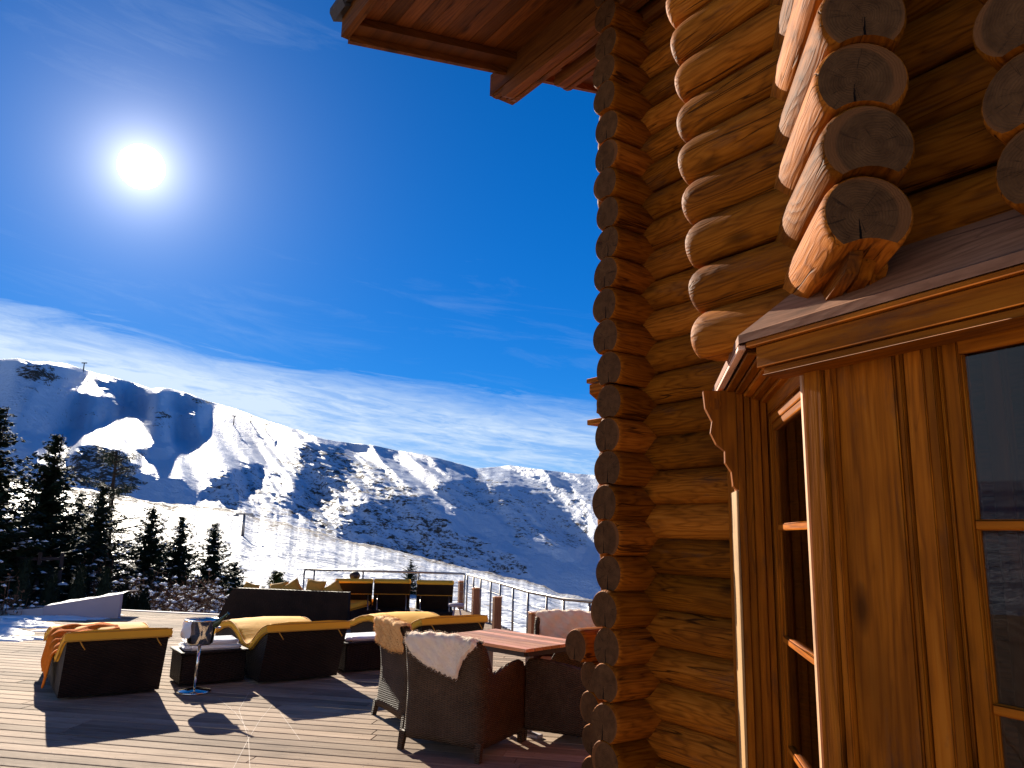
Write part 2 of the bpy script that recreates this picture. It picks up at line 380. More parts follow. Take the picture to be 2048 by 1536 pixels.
def subsurf(o, lv=2):
    md = o.modifiers.new('sub', 'SUBSURF'); md.levels = lv; md.render_levels = lv; return o

# building axes: A away along the far wall, B to the right of it, C between them
def dirv(az_): a_ = math.radians(az_); return Vector((math.sin(a_), math.cos(a_), 0))
A = dirv(-35); B = dirv(55); C = dirv(10); D = dirv(100); UP = Vector((0, 0, 1))

# ------------------------------------------------------------------ terrain
F = 1500.0
def project(X, Y, Z):
    h = Z - EYE
    zc = Y*np.cos(PITCH) + h*np.sin(PITCH); yc = h*np.cos(PITCH) - Y*np.sin(PITCH)
    zc = np.where(zc < 1e-3, 1e-3, zc); u = X/zc; v = yc/zc
    return 1024 + F*(u*np.cos(ROLL)+v*np.sin(ROLL)), 768 - F*(-u*np.sin(ROLL)+v*np.cos(ROLL))
def azel(x, y):
    u = (x-1024)/F; v = (768-y)/F
    u2 = u*math.cos(ROLL)-v*math.sin(ROLL); v2 = u*math.sin(ROLL)+v*math.cos(ROLL)
    X, Y, Z = u2, math.cos(PITCH)-v2*math.sin(PITCH), math.sin(PITCH)+v2*math.cos(PITCH)
    return math.degrees(math.atan2(X, Y)), math.degrees(math.atan2(Z, math.hypot(X, Y)))
# outlines of the ranges read off as bearings and elevation angles
sil = [azel(*p) for p in [(0,718),(35,717),(62,722),(100,724),(135,728),(165,738),(200,748),(262,764),(300,776),(335,776),(375,786),(415,802),(440,808),(480,820),(520,836),(600,862),(650,878),(700,886),(750,892),(800,902),(850,910),(900,922),(950,937),(985,934),(1020,930),(1060,936),(1100,941),(1140,946),(1187,950)]]
crs = [azel(*p) for p in [(0,960),(120,972),(240,990),(300,1003),(360,1010),(420,1014),(480,1022),(520,1036),(560,1044),(610,1058),(640,1066),(720,1086),(800,1103),(900,1128),(1000,1150),(1060,1164),(1120,1185),(1187,1200)]]
def smoothnoise(shape, cell, seed):
    rs = np.random.RandomState(seed); gy = int(shape[0]/cell[0])+3; gx = int(shape[1]/cell[1])+3
    g = rs.rand(gy, gx)*2-1
    yy = np.arange(shape[0])/cell[0]; xx = np.arange(shape[1])/cell[1]
    y0 = yy.astype(int); x0 = xx.astype(int); fy = yy-y0; fx = xx-x0
    fy = (fy*fy*(3-2*fy))[:, None]; fx = (fx*fx*(3-2*fx))[None, :]
    a_ = g[y0][:, x0]; b_ = g[y0][:, x0+1]; c_ = g[y0+1][:, x0]; d_ = g[y0+1][:, x0+1]
    return (a_*(1-fx)+b_*fx)*(1-fy) + (c_*(1-fx)+d_*fx)*fy
def fbm(shape, cell, seed, octv=4, gain=.55):
    o = np.zeros(shape); am = 1.0
    for k in range(octv):
        o += am*smoothnoise(shape, (max(1.01, cell[0]/2**k), max(1.01, cell[1]/2**k)), seed+k); am *= gain
    return o
# relief: steep faces (turned from the sun) and gentle ones, as outlines
MW, MH, MX0, MY0 = 640, 270, -20, 690          # raster of 2 px cells
def c3(pts): return [(x/2.694, 680+y/2.694) for x, y in pts]
def c4(pts): return [(600+x/2.926, 800+y/2.926) for x, y in pts]
def raster(polys, blur=1):
    yy, xx = np.mgrid[0:MH, 0:MW]; px = MX0+xx*2.0; py = MY0+yy*2.0; o = np.zeros((MH, MW))
    for poly, val in polys:
        ins = np.zeros((MH, MW), bool); n = len(poly)
        for i in range(n):
            x1, y1 = poly[i]; x2, y2 = poly[(i+1) % n]
            if y1 == y2: continue
            cond = ((y1 > py) != (y2 > py)) & (px < (x2-x1)*(py-y1)/(y2-y1)+x1); ins ^= cond
        o[ins] = val
    for _ in range(blur):
        o = (o + np.roll(o, 1, 0) + np.roll(o, -1, 0) + np.roll(o, 1, 1) + np.roll(o, -1, 1))/5
    return o
def lookup(mp, px, py):
    ix = np.clip(((px-MX0)/2), 0, MW-1.01); iy = np.clip(((py-MY0)/2), 0, MH-1.01)
    x0 = ix.astype(int); y0 = iy.astype(int); fx = ix-x0; fy = iy-y0
    return mp[y0, x0]*(1-fx)*(1-fy)+mp[y0, x0+1]*fx*(1-fy)+mp[y0+1, x0]*(1-fx)*fy+mp[y0+1, x0+1]*fx*fy
steep = raster([
 (c3([(-60,60),(0,104),(100,100),(230,112),(350,150),(440,180),(540,208),(700,222),(800,262),(770,305),(870,280),(1000,285),(1125,340),(1150,370),(1140,430),(1070,500),(1040,520),(890,545),(830,520),(815,440),(780,380),(700,365),(640,395),(560,440),(490,465),(330,490),(130,500),(-60,490)]), 1),
 (c3([(345,265),(420,235),(455,190),(530,195),(540,245),(640,290),(720,355),(640,345),(560,310),(490,300),(440,290),(400,275)]), 0),
 (c3([(1000,345),(1110,360),(1135,385),(1060,375),(1000,395),(890,385),(900,370)]), 0),
 (c3([(740,600),(780,575),(850,565),(900,580),(925,610),(905,640),(840,655),(770,645)]), 1),
 (c3([(370,620),(420,570),(520,560),(640,600),(740,690),(860,740),(960,760),(1050,800),(1060,890),(900,890),(640,840),(400,800),(370,700)]), 1),
 (c3([(-60,520),(100,520),(190,600),(260,760),(300,900),(-60,900)]), 1),
 (c3([(1050,850),(1100,780),(1200,700),(1290,680),(1420,665),(1400,780),(1300,830),(1310,900),(1200,900)]), .62),
 (c3([(1600,590),(1640,560),(1780,560),(1886,600),(1886,760),(1700,800),(1640,900),(1480,900),(1560,800),(1660,700)]), .5),
 (c4([(0,280),(150,265),(250,290),(350,400),(280,420),(200,520),(60,650),(0,690)]), .48),
 (c4([(540,560),(660,580),(760,570),(880,690),(960,770),(1080,830),(1230,900),(1340,950),(1350,1050),(1100,1010),(800,930),(500,870),(300,820),(220,760),(300,640),(420,600)]), .68),
 (c4([(790,510),(900,450),(1050,460),(1100,500),(1280,490),(1400,560),(1500,640),(1620,660),(1580,720),(1420,740),(1210,700),(1220,800),(1190,840),(1000,760),(880,690),(950,620),(870,590)]), .72),
 (c4([(1290,870),(1480,850),(1690,850),(1640,900),(1560,940),(1400,900)]), 1),
 (c4([(750,335),(900,345),(1050,405),(900,395),(780,365)]), 1),
 (c4([(100,210),(300,240),(520,262),(600,320),(440,300),(250,265)]), 1),
 (c4([(1340,425),(1480,435),(1610,490),(1480,490),(1380,450)]), 1),
 (c4([(1380,1060),(1720,1010),(1900,1000),(1900,1200),(1500,1140)]), .7)], 3)
rough = raster([
 (c3([(-60,90),(330,150),(660,240),(760,330),(1120,340),(1040,500),(840,520),(700,380),(480,440),(130,490),(-60,480)]), .42),
 (c3([(100,140),(230,130),(330,200),(270,240),(120,210)]), .95),
 (c3([(380,640),(420,570),(540,560),(700,680),(780,800),(640,840),(420,800)]), 1.0),
 (c3([(1050,880),(1200,700),(1290,680),(1420,665),(1560,640),(1640,560),(1886,600),(1886,800),(1700,960),(1620,1000),(1400,960),(1200,930)]), .62),
 (c3([(820,400),(900,380),(910,420),(840,450)]), 1.0), (c3([(900,265),(1130,330),(1140,360),(1000,320)]), .9),
 (c3([(1050,300),(1886,480),(1886,600),(1300,400)]), .32),
 (c4([(-10,240),(300,300),(460,380),(760,560),(900,760),(1340,960),(1300,1060),(700,950),(300,850),(-10,720)]), .72),
 (c4([(760,480),(1100,440),(1640,520),(1720,640),(1720,860),(1500,880),(1240,850),(1200,700),(900,640)]), .60),
 (c4([(-10,140),(600,300),(1720,430),(1720,500),(1300,460),(600,420),(-10,240)]), .42)], 5)
NF = 860; phi_d = np.linspace(-42, 29, NF)
phi = np.concatenate([np.arange(-180, -42, 4.0), phi_d, np.arange(32, 180, 4.0)])
esil = np.interp(phi, [p[0] for p in sil], [p[1] for p in sil]); ecrs = np.interp(phi, [p[0] for p in crs], [p[1] for p in crs])
fl_ = np.clip((-phi-40)/40, 0, 1); esil = esil*(1-fl_)+4.0*fl_; ecrs = ecrs*(1-fl_)+1.0*fl_
fr_ = np.clip((phi-12)/40, 0, 1); esil = esil*(1-fr_)+4.0*fr_; ecrs = ecrs*(1-fr_)+1.0*fr_
nP = len(phi); NR1 = 80; NR2 = 300
esil = esil + .5*np.sin(np.radians(phi-9)*9)*np.clip((phi-9)/8, 0, 1) + .02*fbm((1, nP), (2, 14), 3, 4)[0]; ecrs = ecrs + .07*fbm((1, nP), (2, 12), 9, 4)[0]
R0 = 24.0
def near_rc(ph): return 230.0 + 0*ph
tt = np.linspace(0, 1, NR1)[:, None]
EB = -7.6
e1 = np.radians(EB + (ecrs[None, :]-EB)*tt); r1 = R0*(near_rc(phi)[None, :]/R0)**tt
z1 = EYE + r1*np.tan(e1) + fbm((NR1, nP), (5, 34), 21, 4, .55)*.010*r1*np.sin(np.pi*np.clip(tt, 0, 1))**.5 * .35
t2 = np.linspace(0, 1, NR2)[:, None]; e0 = ecrs-1.2
e2 = np.radians(e0[None, :] + (esil-e0)[None, :]*t2)
RB = 750.0
PH = np.radians(phi)[None, :] + 0*e2
px, py = project(np.sin(PH)*np.cos(e2), np.cos(PH)*np.cos(e2), EYE+np.sin(e2))
wob = fbm((NR2, nP), (9, 16), 41, 5, .65)*10; wob2 = fbm((NR2, nP), (9, 16), 51, 5, .65)*7
S = lookup(steep, px+wob, py+wob2); RG = lookup(rough, px+wob, py+wob2)
og = np.clip((px-1230)/120, 0, 1) + np.clip((-30-px)/80, 0, 1)      # outside the outlines: free relief
gen = fbm((NR2, nP), (70, 60), 131, 4, .55); S = S*(1-og) + og*np.clip(gen*1.6+.35, 0, 1); RG = RG*(1-og) + og*.6*np.clip(fbm((NR2, nP), (50, 50), 151, 3)+.5, 0, 1)
nz_ = fbm((NR2, nP), (7, 12), 61, 5, .7)
te = np.tan(e2); dS = PH-SUN_AZ; cdl = np.cos(np.clip(dS, -1.1, 1.1)); sdl = np.sin(np.clip(dS, -1.1, 1.1))
# slope of the ground towards the sun: below tan(24 deg) it is lit, above it is not.
# L = ln(distance) is marched up the face so that the slope along the sun's bearing is the wanted one
ns_ = fbm((NR2, nP), (4, 7), 61, 4, .7); nb_ = fbm((NR2, nP), (14, 26), 95, 3, .6)
MT = .27*(1-S) + .60*S + ns_*(.014+.24*RG) + nb_*.035*(1-S)
MT = np.clip(MT, te*cdl+.07, .95)
dphi = np.radians(np.gradient(phi)); dphi[:] = np.maximum(np.abs(dphi), 1e-3)
lnr = np.zeros((NR2, nP)); Lc = np.zeros(nP); SUB = 4
for i in range(1, NR2):
    f0 = 1/np.cos(e2[i])**2; dst = (e2[i]-e2[i-1])/SUB
    for _ in range(SUB):
        dp = (np.roll(Lc, -1)-Lc)/dphi; dm = (Lc-np.roll(Lc, 1))/dphi
        Lp = np.where(sdl[i] > 0, dp, dm)
        Le = f0*(cdl[i] + np.clip(sdl[i]*Lp, -.6, 2.5))/(MT[i]-te[i]*cdl[i])
        Lc = Lc + np.clip(Le, .6, 9)*dst
    if i % 2: Lc = Lc + .12*(np.roll(Lc, 1)+np.roll(Lc, -1)-2*Lc)
    lnr[i] = Lc
print('lnr', lnr[-1, 45:690:60])
r2 = RB*np.exp(lnr); z2 = EYE + r2*te
rows_r = [np.full(nP, 9.0), np.full(nP, 16.0)]; rows_z = [np.full(nP, -1.9), np.full(nP, -1.7)]
for i in range(NR1): rows_r.append(r1[i]); rows_z.append(z1[i])
for k in (.12, .35, .7):
    rr = 230+(RB-230)*k; zz = z1[-1]*(1-k) + (z2[0]-25)*k - 18*math.sin(math.pi*k); rows_r.append(np.full(nP, rr)); rows_z.append(zz)
nbefore = len(rows_r)
for i in range(NR2): rows_r.append(r2[i]); rows_z.append(z2[i])
rows_r.append(r2[-1]+250); rows_z.append(z2[-1]-90)
rows_r.append(r2[-1]+9000); rows_z.append(z2[-1]*0-300)
RRR = np.array(rows_r); ZZZ = np.array(rows_z); nr = len(RRR)
ph = np.radians(phi)[None, :]
VX = RRR*np.sin(ph); VY = RRR*np.cos(ph)
verts = np.stack([VX, VY, ZZZ], -1).reshape(-1, 3)
verts = np.vstack([verts, [[0, 0, -1.9]]])
idx = np.arange(nr*nP).reshape(nr, nP); nx = np.roll(idx, -1, axis=1)
quads = np.stack([idx[:-1], idx[1:], nx[1:], nx[:-1]], -1).reshape(-1, 4)
faces = [tuple(q[::-1]) for q in quads.tolist()] + [(nr*nP, int(idx[0, (j+1) % nP]), int(idx[0, j])) for j in range(nP)]
me = bpy.data.meshes.new('snowy_mountain_terrain'); me.from_pydata(verts.tolist(), [], faces)
me.polygons.foreach_set('use_smooth', [True]*len(me.polygons))
rock = np.zeros((nr, nP)); frr = np.zeros((nr, nP))
rn1 = fbm((NR1, nP), (8, 30), 71, 3)
rock[2:2+NR1] = np.clip(.30 + .25*rn1 + .62*np.exp(-((tt-1)/.05)**2) + .12*tt, 0, 1)
frr[nbefore:nbefore+NR2+2] = 1
rock[nbefore:nbefore+NR2] = np.clip(.06 + RG*.92 + .25*np.clip(nz_, 0, 1)*RG, 0, 1)
for nm, arr in (('rock', rock), ('fr', frr)):
    at = me.attributes.new(nm, 'FLOAT', 'POINT'); at.data.foreach_set('value', np.append(arr.ravel(), 0.0))
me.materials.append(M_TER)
ter = bpy.data.objects.new('snowy_mountain', me); COL.objects.link(ter); ter['kind'] = 'structure'
def ground_z(X, Y):
    r = math.hypot(X, Y); p = math.degrees(math.atan2(X, Y)); ec = np.interp(p, phi, ecrs)
    if r <= R0: return -1.6
    t_ = math.log(r/R0)/math.log(230/R0); return EYE + r*math.tan(math.radians(EB+(ec-EB)*min(1, t_)))

def mountain_point(x, y):
    k = int(np.argmin((px-x)**2 + (py-y)**2)); i_, j_ = divmod(k, nP); r_ = r2[i_, j_]
    return r_*math.sin(math.radians(phi[j_])), r_*math.cos(math.radians(phi[j_])), z2[i_, j_]
# ------------------------------------------------------------------ deck (boards run along D, stacked along C)
mb = MB(); mc = MB()
W_ = .158
def dk(u, v, z=0.0): p = D*u + C*v; return Vector((p.x, p.y, z))
v = -3.0; i = 0
while v < 16.3:
    um = -19.0; ux = 6.0
    if v > 13.55: um = -6.2
    if v > 10.9: ux = -1.05 - (v-10.9)*.5
    cuts = [um]; x = um + random.uniform(1, 4)
    while x < ux-.8: cuts.append(x); x += random.uniform(3.2, 4.2)
    cuts.append(ux)
    for a_, b_ in zip(cuts, cuts[1:]):
        mb.box(dk((a_+b_)/2, v+W_/2, -.0125 + random.uniform(-.001, .001)), D*(b_-a_-.004), C*(W_-.017), UP*.025, r=random.random(), bev=.003, grain=0)
    v += W_
o = mb.build('deck', M_DECK); o['kind'] = 'structure'
mb = MB()
mb.box(dk(-6.5, 3.95, -.6), D*25, C*13.9, UP*1.1); mb.box(dk(-10.6, 12.21, -.6), D*16.8, C*2.6, UP*1.1); mb.box(dk(-4.95, 14.83, -.6), D*2.4, C*2.6, UP*1.1)
o = mb.build('deck_base', M_DKW); o['kind'] = 'structure'
mb = MB(); mb.box(dk(-12.6, 13.62, -.02), D*12.8, C*.14, UP*.07, bev=.01); o = mb.build('deck_kerb', M_WHT); o['kind'] = 'structure'
# ------------------------------------------------------------------ log cabin
S_ = .19; LR = .108
def P2(o_, z): return Vector((o_.x, o_.y, z))
AX1 = Vector((.82, 4.40, 0)); AX2 = Vector((1.06, 2.48, 0)); K1 = Vector((1.283, 3.74, 0))
def add_log(mb, p0, p1, R=LR, r=None, notch=True, n=28, end0=True, end1=False, bev=True, wob=1.0, nz=None, soft=False):
    p0 = Vector(p0); p1 = Vector(p1); d = (p1-p0); L = d.length; d.normalize(); u = d.cross(UP).normalized()
    r = random.random() if r is None else r
    R = R*random.uniform(.965, 1.035)
    st = [0.0] + ([.006, .018, .04] if bev else []) + list(np.arange(.16, L-.1, .16)) + [L]
    if soft: st = [0.0, .004, .012, .026, .045, .07, .10] + list(np.arange(.18, L-.1, .16)) + [L]
    if not bev: st = [0.0] + list(np.arange(.16, L-.1, .16)) + [L]
    sc_ = {0.0: .90, .006: .945, .018: .98, .04: .995} if bev else {}
    if soft: sc_ = {0.0: .62, .004: .72, .012: .81, .026: .89, .045: .945, .07: .98, .10: .995}
    ph_ = [random.uniform(0, 6.28) for _ in range(6)]
    ring = []; shp = []
    for x in st:
        ks = sc_.get(x, 1.0); cu, cv = .006*math.sin(x*2.1+ph_[0])*wob, .003*math.sin(x*1.7+ph_[1])*wob
        row = []; rs = []
        for j in range(n):
            a_ = 2*math.pi*j/n; rad = R*(1+.020*math.sin(2*a_+ph_[2]+x*1.3)*wob+.014*math.sin(3*a_+ph_[3]-x*2)*wob)*ks
            uu = rad*math.cos(a_); vv = rad*math.sin(a_)
            if notch:    # scribed to fit over the log below
                R2 = R*1.0; lim = -S_ + math.sqrt(max(0, R2*R2-uu*uu))
                if vv < lim: vv = lim
            uu += cu; vv += cv
            row.append(mb.vert(p0+d*x+u*uu+UP*vv, (x, uu, vv), r)); rs.append((uu, vv))
        ring.append(row); shp.append(rs)
    for a_, b_ in zip(ring, ring[1:]):
        for j in range(n): mb.face([a_[j], b_[j], b_[(j+1) % n], a_[(j+1) % n]], 0, True)
    def cap(row, rs, x, flip):
        c_ = mb.vert(p0+d*(x), (0, 0, 0), r)
        vs = [mb.vert(p0+d*x+u*q[0]+UP*q[1], (0, q[0], q[1]), r) for q in rs]
        for j in range(n):
            f_ = [c_, vs[j], vs[(j+1) % n]]; mb.face(f_ if not flip else f_[::-1], 1)
    if end0: cap(ring[0], shp[0], 0, False)
    if end1: cap(ring[-1], shp[-1], L, True)

cabin = empty('log_cabin', (1.6, 4.2, 0)); tagit(cabin, 'orange brown log cabin with crossed log corners and a carved wooden bay', 'cabin')
cabin_inv = Matrix.Translation((-1.6, -4.2, 0))
def part(o, parent=None):
    o.parent = parent or cabin
    if parent is None: o.matrix_parent_inverse = cabin_inv
    return o
NL = 29
# far wall (logs along A) and its tips past the corner
mb = MB()
for i in range(NL):
    z = .02 + S_*i
    add_log(mb, P2(AX1 + A*(.33+random.uniform(-.02, .03)), z), P2(K1 - A*1.6 + B*.0, z))
part(mb.build('far_log_wall', [WL, WE]))
# wall along B whose log ends show at the far corner
mb = MB()
for i in range(NL):
    z = .02 + S_*(i+.5) + random.uniform(-.005, .005)
    add_log(mb, P2(AX1 - B*(.35+random.uniform(-.022, .022)), z), P2(AX1 + B*4.5, z), R=.112, end1=True)
part(mb.build('gable_log_wall', [WL, WE]))
# splayed wall (C) with tips past the near corner; ground floor part behind the bay starts further back
mb = MB()
ZB = 2.52
for i in range(NL):
    z = .02 + S_*(i+.5)
    if z < ZB-.14: add_log(mb, P2(K1 - C*.16, z), P2(K1 + C*.42, z), end1=False)
kk = 0
for i in range(14):
    z = ZB + S_*i
    ln = .60 + .016*i + random.uniform(-.012, .012)
    add_log(mb, P2(AX2 - C*ln, z), P2(K1 + C*.5, z), R=.123)
part(mb.build('splayed_log_wall', [WL, WE]))
# near wall above the bay (A) with tips towards the far side
mb = MB()
for i in range(15):
    z = ZB - S_*.5 + S_*i - S_
    ln = (.50 + .012*i + random.uniform(-.012, .012)) if i > 0 else .46
    if i == 0: continue
    add_log(mb, P2(AX2 + A*ln, z), P2(AX2 - A*4.2, z), R=.112, end1=True, soft=True)
part(mb.build('near_log_wall', [WL, WE]))
# cross wall: ends showing near the top right edge
mb = MB()
XC = AX2 - A*.79
for i in range(12):
    z = ZB + .02 + S_*i
    add_log(mb, P2(XC - B*(.33+.015*i+random.uniform(-.01, .01)), z), P2(XC + B*1.2, z), R=.112)
part(mb.build('cross_log_wall', [WL, WE]))
# carved lower ends: short tapering strips cut from the underside of the lowest tip
mb = MB()
for k in range(3):
    q = AX2 - C*(.50-.06*k) + D*(-.035+.05*k); z0 = ZB-.095
    prof = [(0, z0+.012), (.06, z0-.020), (.36, z0-.030), (.38, z0+.02), (0, z0+.03)]
    mb.prism([P2(q + C*x, z) for x, z in prof], D*.038, gax=C, r=.3+.2*k)
part(mb.build('carved_corbel', WL))

# --- bay: posts, panels, windows
PZ = 2.28
P2c = Vector((.965, 2.40, 0))          # near corner of the bay
A2 = dirv(-27.5); B2 = dirv(62.5); Bn = -B2                                # outward normal of the front
Dn = -D                                # outward normal of the side
def vbox(mb, s0, s1, off0, off1, z0, z1, org=P2c, ax=-A2, nrm=Bn, bev=.004, r=None, m=0):
    c = org + ax*((s0+s1)/2) + nrm*((off0+off1)/2)
    mb.box(P2(c, (z0+z1)/2), ax*abs(s1-s0), nrm*abs(off1-off0), UP*(z1-z0), bev=bev, grain=2, r=r, m=m)
# front (along -A from the corner): post, panel boards, batten, window, post
mb = MB()
vbox(mb, .000, .070, -.14, .020, 0, PZ, r=.35)
vbox(mb, .072, .098, -.10, .006, 0, PZ, r=.9)
part(mb.build('corner_post', WT))
mb = MB()
vbox(mb, .098, .300, -.08, -.014, 0, PZ, r=.55, bev=.005); vbox(mb, .302, .318, -.08, -.018, 0, PZ, r=.25, bev=.003)
part(mb.build('wall_panel', WT))
mb = MB()
vbox(mb, .318, .334, -.08, .002, 0, PZ, r=.2); vbox(mb, .336, .395, -.08, -.006, 0, PZ, r=.75)
part(mb.build('batten', WT))
def window(name, org, ax, nrm, s0, s1, z0, z1, rows, depth=.05, label=None, cols=1, rot=.0, sash=.045, rev=None, lit=None):
    """frame, sash, bars and panes in the opening s0..s1, z0..z1"""
    f = MB()
    def bx(a0, a1, o0, o1, za, zb, bev=.004, r=None, g=2):
        c = org + ax*((a0+a1)/2) + nrm*((o0+o1)/2)
        f.box(P2(c, (za+zb)/2), ax*abs(a1-a0), nrm*abs(o1-o0), UP*(zb-za), bev=bev, grain=g, r=r)
    fw = .030
    bx(s0, s0+fw, -depth-.05, -.004, z0, z1); bx(s1-fw, s1, -depth-.05, -.004, z0, z1)
    bx(s0+fw+.001, s1-fw-.001, -depth-.05, -.005, z1-fw, z1, g=0); bx(s0+fw+.001, s1-fw-.001, -depth-.05, -.005, z0, z0+fw, g=0)
    bx(s0+fw+.001, s0+fw+.011, -depth-.05, -.020, z0+fw+.001, z1-fw-.001)
    fr = part(f.build(name, WT))
    f = MB(); a0 = s0+fw+.013; a1 = s1-fw-.003; b0 = z0+fw+.003; b1 = z1-fw-.003; o0 = -depth-.025; o1 = -depth+.012
    bx(a0, a0+sash, o0, o1, b0, b1, r=.4); bx(a1-sash, a1, o0, o1, b0, b1, r=.5)
    bx(a0+sash, a1-sash, o0, o1-.001, b1-sash, b1, g=0); bx(a0+sash, a1-sash, o0, o1-.001, b0, b0+sash, g=0)
    bx(a0+sash-.002, a0+sash+.010, o0, o1-.010, b0+sash, b1-sash)
    x0 = a0+sash; x1 = a1-sash
    zs = rows
    for z in zs: bx(x0, x1, o0-.002, o1-.004, z-.014, z+.014, g=0, r=.7, bev=.005)
    for k in range(1, cols): xm = x0+(x1-x0)*k/cols; bx(xm-.014, xm+.014, o0-.002, o1-.006, b0+sash, b1-sash)
    s_ = f.build('sash', WT); s_.parent = fr
    if cols > 1:      # inner casement behind the outer panes
        f = MB()
        for xa, xb in ((a0+.03, a0+.085), (a1-.085, a1-.03)): bx(xa, xb, o0-.13, o0-.09, b0, b1, r=.3)
        for z in zs: bx(a0+.086, a1-.086, o0-.125, o0-.095, z-.012, z+.012, g=0, r=.4)
        i_ = f.build('inner_casement', WT); i_.parent = fr
    g = MB(); oc_ = (o0+o1)/2
    c = org + ax*((x0+x1)/2) + nrm*oc_
    g.box(P2(c, (b0+b1)/2), ax*(x1-x0+.01), nrm*.004, UP*(b1-b0-2*sash+.01))
    p_ = g.build('pane', M_GLS); p_.parent = fr
    return fr
mb = MB(); vbox(mb, .030, .068, .0005, .010, 0, PZ, ax=C, nrm=Dn, r=.5); part(mb.build('sunlit_trim_strip', WPL))  # thin board added to the post, sunlight painted in by its pale colour
window('window', P2c, -A2, Bn, .397, 1.36, .32, 2.235, [.80, 1.25, 1.70], depth=.035, cols=2)
mb = MB()
vbox(mb, .397, 1.36, -.12, -.006, 0, .318, r=.4); vbox(mb, .38, 1.38, -.012, .03, .30, .335, r=.8); vbox(mb, 1.362, 1.46, -.12, .014, 0, PZ); vbox(mb, 1.462, 3.4, -.12, -.01, 0, PZ)
vbox(mb, .335, 3.4, -.10, -.004, 2.237, PZ, r=.5)
part(mb.build('lower_panel', WT))
# side (along C from the corner)
mb = MB()
vbox(mb, .022, .075, -.13, .000, 0, PZ, ax=C, nrm=Dn, r=.5); vbox(mb, .078, .105, -.13, -.014, 0, PZ, ax=C, nrm=Dn, r=.2)
part(mb.build('side_post', WT))
# far jamb: planks facing the viewer, proud of the side
J = Vector((.972, 3.20, 0))
mb = MB()
for k, (a_, b_, o_) in enumerate([(0, .030, .0), (.031, .060, .010), (.061, .100, .012), (.101, .130, .022), (.131, .162, .034), (.163, .215, .06)]):
    c = J + D*((a_+b_)/2) + C*(.21+o_/2)
    mb.box(P2(c, PZ/2), D*(b_-a_), C*(.42-o_), UP*PZ, bev=.003, grain=2, r=[.35, .1, .5, .62, .25, .15][k])
part(mb.build('jamb', WT))
mb = MB(); mb.box(P2(J - D*.006 + C*.10, .925), D*.010, C*.20, UP*1.85, bev=.002, grain=2); part(mb.build('sunlit_trim_strip', WPL))  # added pale board, its colour stands for sun on the jamb edge
window('window', Vector((J.x, J.y, 0)) + D*.130, -C, Dn, .0, .78, .34, 2.16, [.86, 1.265, 1.70], depth=.018, sash=.03)
mb = MB()
c = J - C*.39 + D*.19
mb.box(P2(c, .17), C*.78, D*.1, UP*.34, bev=.004, grain=0)
part(mb.build('side_panel', WT)); mb = MB()
mb.box(P2(J - C*.39 + D*.20, 2.225), C*.78, D*.14, UP*.11, bev=.004, grain=0)
part(mb.build('lintel', WT))
# bay roof: eave corner and planes
E0 = Vector((.785, 2.53, 0)); EZ = 2.315; TH = .032
roof = MB()
Wf = E0 - A2*3.3; 
def quadslab(mb, pts, th, m=0, gax=None, r=None):
    mb.prism([Vector(p) for p in pts], (0, 0, th), m, r, gax=gax)
inn = P2(AX2 + Vector((.0, .0, 0)) + B*.0, EZ+.19)
farE = E0 + C*1.50
quadslab(roof, [P2(E0, EZ), P2(E0 - A2*3.3, EZ), P2(E0 - A2*3.3 + B2*.46, EZ+.22), P2(AX2 - C*.10 + B*.02, EZ+.22)], .03, gax=A, r=.8)
quadslab(roof, [P2(E0, EZ), P2(AX2 - C*.10 + B*.02, EZ+.22), P2(farE + D*.42, EZ+.22), P2(farE, EZ)], .03, gax=C, r=.9)
rf = part(roof.build('bay_roof', WRoof2))
mb = MB()
# fascia boards under the edges, two steps
def rail(mb, p, q, z0, z1, th, off, nrm, r):
    c = (p+q)/2 + nrm*off; d = (q-p)
    mb.box(P2(c, (z0+z1)/2), d, nrm*th, UP*(z1-z0), bev=.003, grain=0, r=r)
rail(mb, E0+A2*-.03, E0 - A2*3.3, EZ-.020, EZ-.001, .028, -.016, Bn, .7)
rail(mb, E0+A2*-.06, E0 - A2*3.3, EZ-.095, EZ-.021, .024, -.030, Bn, .35)
rail(mb, E0+A2*-.08, E0 - A2*3.3, EZ-.125, EZ-.097, .040, -.050, Bn, .6)
ep = MB(); rail(ep, E0+C*.012, farE, EZ-.020, EZ-.002, .026, -.013, Dn, .9); ep.build('sunlit_edge_strip', WPL).parent = rf  # eave edge coloured paler to look sunlit
f_ = mb.build('fascia', WT); f_.parent = rf
mb = MB()
for k in range(5):       # soffit boards of the side overhang
    o_ = -.030 - .036*k
    rail(mb, E0 + C*(.02 + k*.03), farE, EZ-.036-.012*k, EZ-.024-.010*k, .034, o_-.018, Dn, random.random())
rail(mb, E0 + C*.2, farE, EZ-.20, EZ-.09, .05, -.235, Dn, .4)
rail(mb, E0 - A2*.1, E0 - A2*3.3, EZ-.132, EZ-.127, .10, -.05, Bn, .3)
s_ = mb.build('soffit', WT); s_.parent = rf
# carved bracket under the far end of the side eave
mb = MB()
q = J + C*.02
prof = [(0, 2.285), (.135, 2.285), (.128, 2.21), (.10, 2.15), (.108, 2.10), (.085, 2.05), (.05, 2.02), (.05, 1.97), (.025, 1.93), (.02, 1.87), (0, 1.85)]
mb.prism([P2(q - D*a_, z) for a_, z in prof], C*.05, gax=UP, r=.4)
mb.prism([P2(q - D*(.085+.025*math.cos(t_)) - C*.004, 2.225+.025*math.sin(t_)) for t_ in np.linspace(0, 2*math.pi, 14, endpoint=False)], C*.01, gax=UP, r=.2)
part(mb.build('carved_bracket', WT))
